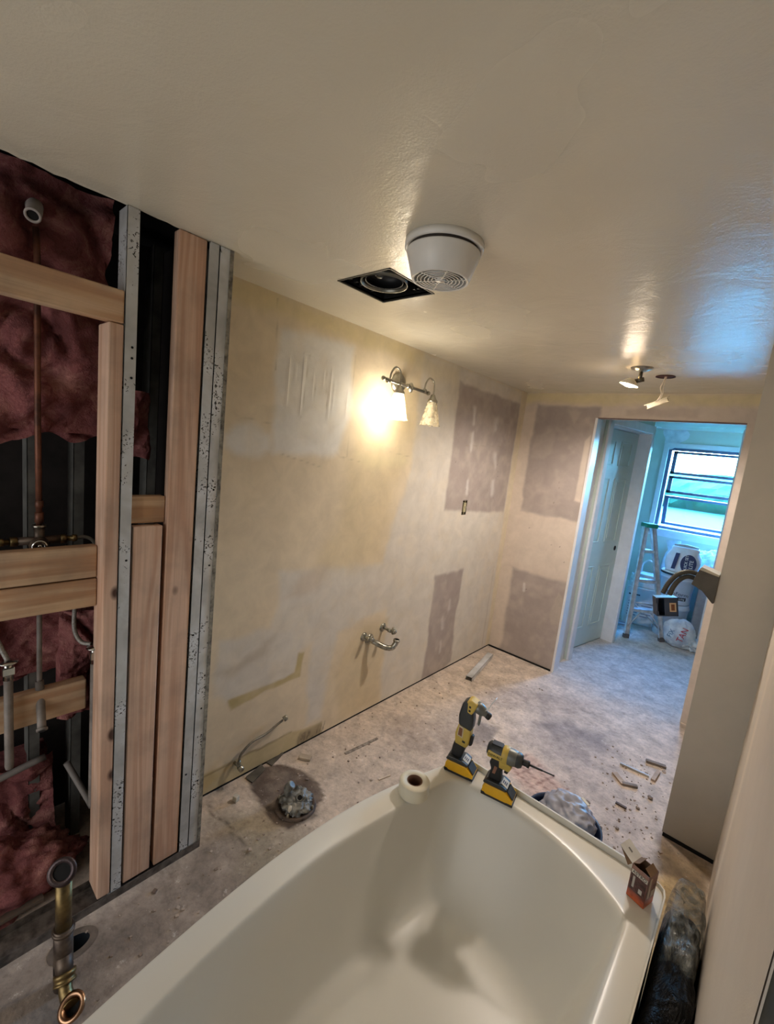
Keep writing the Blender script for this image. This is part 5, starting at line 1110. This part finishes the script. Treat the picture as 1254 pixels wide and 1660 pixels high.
# tall pail with the setting-compound bag on it
t, mpl = pail((-.60, 5.46, .37), .150, .31, 'compound_pail', 'white joint compound pail with dark lid rim carrying the blue oval bag', (196, 210, 228))
obj('lid', MB().lathe([(0, .33), (.150, .33), (.166, .322), (.168, .300), (.160, .298)], 40, (-.60, 5.46, .37)), m_white_pl, (-.60, 5.46, .68), t)
obj('lid_rim', MB().lathe([(.1685, .300), (.1695, .308), (.1695, .318), (.168, .320)], 40, (-.60, 5.46, .37)), mat('dark_lid_rim', (24, 34, 50), .4), (-.60, 5.46, .68), t)
to_cam = Vector((.60, -5.46, 0)).normalized(); side = Vector((-to_cam.y, to_cam.x, 0))
def curved(zc, h, r, c, half, a0=0):
    b = MB(); n = 12; base = math.atan2(to_cam.y, to_cam.x)+a0
    vs = [(c[0]+r*math.cos(base-half+2*half*i/n), c[1]+r*math.sin(base-half+2*half*i/n), z) for i in range(n+1) for z in (zc-h/2, zc+h/2)]
    return b.add(vs, [(2*i, 2*i+2, 2*i+3, 2*i+1) for i in range(n)])
obj('dark_label_band', curved(.44, .035, .1485, (-.60, 5.46, 0), .62, .1), mat('navy_band', (22, 38, 66), .5), (-.585, 5.2, .44), t)
M0 = basis(Vector((-.60, 5.46, .49))+to_cam*.155+side*.02, side, (0, 0, 1))
text('brand_lettering', 'ProForm', .052, M0, mat('navy_ink', (26, 44, 78), .5), t)
text('band_lettering', 'ULTRA LITE', .026, basis(Vector((-.60, 5.46, .44))+to_cam*.1495+side*.02, side, (0, 0, 1)), m_white_pl, t)
# lower pail below it
pail((-.60, 5.46, 0), .145, .368, 'white_pail', 'plain white pail under the lettered joint compound pail', (190, 204, 222))
# setting compound bag
bgc = Vector((-.595, 5.43, .706)); t = thing('compound_bag', bgc, 'white bag lettered QUICK SET LITE with a blue oval, slumped on the pail', 'bag')
b = MB(); n, k = 40, 24; vs = []
for j in range(k+1):
    z = .26*j/k; wv = .135+.02*math.sin(j/k*PI)-.045*max(0, j/k-.6)*2.0; dp = .085-.03*max(0, j/k-.6)*2
    if j > k-3: wv += .012; 
    for i in range(n):
        q = 2*PI*i/n; cx, cy = abs(math.cos(q))**.6*math.copysign(1, math.cos(q))*wv, abs(math.sin(q))**.7*math.copysign(1, math.sin(q))*dp
        f2 = 1+.05*mnoise.noise(Vector((q*1.5, z*16, 3)))
        P_ = bgc+side*(cx*f2+.05*z)+to_cam*(-cy*f2)+Vector((0, 0, z)); vs.append(P_)
fs = [(j*n+i, j*n+(i+1) % n, (j+1)*n+(i+1) % n, (j+1)*n+i) for j in range(k) for i in range(n)]+[tuple(range(n))[::-1], tuple(k*n+i for i in range(n))]
b.add(vs, fs, smooth=True)
obj('sack', b, mat('bag_paper', (220, 222, 226), .6, var=.06), bgc, t)
face = bgc+to_cam*.098
ov = MB(); vs = [face+side*(.055+.068*math.cos(2*PI*i/32))+Vector((0, 0, .105+.095*math.sin(2*PI*i/32)))+to_cam*.001 for i in range(32)]; ov.add(vs, [tuple(range(32))])
obj('oval_badge', ov, mat('navy_badge', (24, 40, 84), .5), face, t)
obj('stripe_badge', MB().add([face+side*a+Vector((0, 0, z)) for a, z in ((-.085, .03), (-.05, .03), (-.03, .20), (-.065, .20))], [(0, 1, 2, 3)]), mat('navy_stripe', (28, 46, 92), .5), face, t)
Mv = basis(face+side*.035+to_cam*.002+Vector((0, 0, .105)), (0, 0, 1), -side)
text('bag_lettering', 'QUICK SET', .036, Mv, m_white_pl, t)
text('bag_lettering', 'LITE', .046, basis(face+side*.080+to_cam*.002+Vector((0, 0, .105)), (0, 0, 1), -side), m_white_pl, t)
obj('rolled_top', MB().tube([bgc+side*(-.105+.01)+Vector((0, 0, .262)), bgc+side*.0+Vector((0, 0, .275)), bgc+side*.118+Vector((0, 0, .262))], .016, 10), mat('bag_kraft_top', (170, 176, 170), .7), bgc, t)
# other bags behind, on the stacked board
obj('board_stack', MB().box((-.425, 5.58, 0.001), (-.10, 5.92, .60), bev=.01), mat('grey_blue_board', (156, 168, 180), .7, var=.1), (-.3, 5.7, 0), label='tall grey crate against the window wall at the right of the pails', cat='crate')
lumpy('plaster_bag', (-.36, 5.75, .77), .19, .9, 8.1, mat('white_bag_film', (200, 214, 226), .5, c2=(150, 172, 200), vs=14, bmp=.5, bs=20), 'crumpled white plaster bag on the grey crate below the window', 'bag', .22, 7, .602, 5, (1.05, .8, 1), crease=.15)
lumpy('plaster_bag', (-.71, 5.87, .60), .15, 1.6, 3.1, mat('white_bag_film_b', (196, 210, 224), .6, var=.08), 'pale blank bag standing against the wall left of the lettered bag', 'bag', .12, 5, .001, 4, (.9, .7, 1.35))
b = MB().add([(-.80, 5.60, .985), (-.66, 5.58, 1.00), (-.65, 5.54, .90), (-.72, 5.54, .80)], [(0, 1, 2, 3)])
o = obj('blue_card', b, mat('light_card', (190, 222, 240), .6), (-.7, 5.7, .9), label='pale folded sheet leaning at the top left of the bags', cat='paper'); o.modifiers.new('s', 'SOLIDIFY').thickness = .004
# low bag with red letters
lbc = (-.47, 5.16, 0)
t = thing('floor_bag', lbc, 'white floor bag with red lettering in front of the pails', 'bag')
tcm = Vector((.50, -5.12, 0)).normalized(); sd = Vector((-tcm.y, tcm.x, 0))
lumpy('sack', (lbc[0], lbc[1], .14), .13, 1.15, 6.6, mat('floor_bag_film', (214, 220, 226), .5, c2=(170, 180, 196), vs=12, bmp=.4, bs=20), None, None, .10, 5, .001, 5, (1.05, .7, 1), parent=t, crease=.05)
fc2 = Vector(lbc)+tcm*.108
text('red_lettering', 'TAN', .075, basis(fc2+sd*.035+Vector((0, 0, .16)), (.25*sd.x, .25*sd.y, 1), -sd), mat('red_ink', (190, 40, 60), .5), t)
text('blue_lettering', 'FIX', .06, basis(fc2-sd*.06+Vector((0, 0, .15)), (.25*sd.x, .25*sd.y, 1), -sd), mat('blue_ink', (90, 120, 160), .5), t)
lumpy('crumpled_film', (-.36, 5.20, .05), .10, .8, 5.5, mat('film_white', (206, 216, 224), .4, bmp=.5, bs=25), 'crumpled clear-white film on the floor right of the red lettered bag', 'plastic film', .4, 12, .001, 4, (1.2, .9, 1), crease=.4)
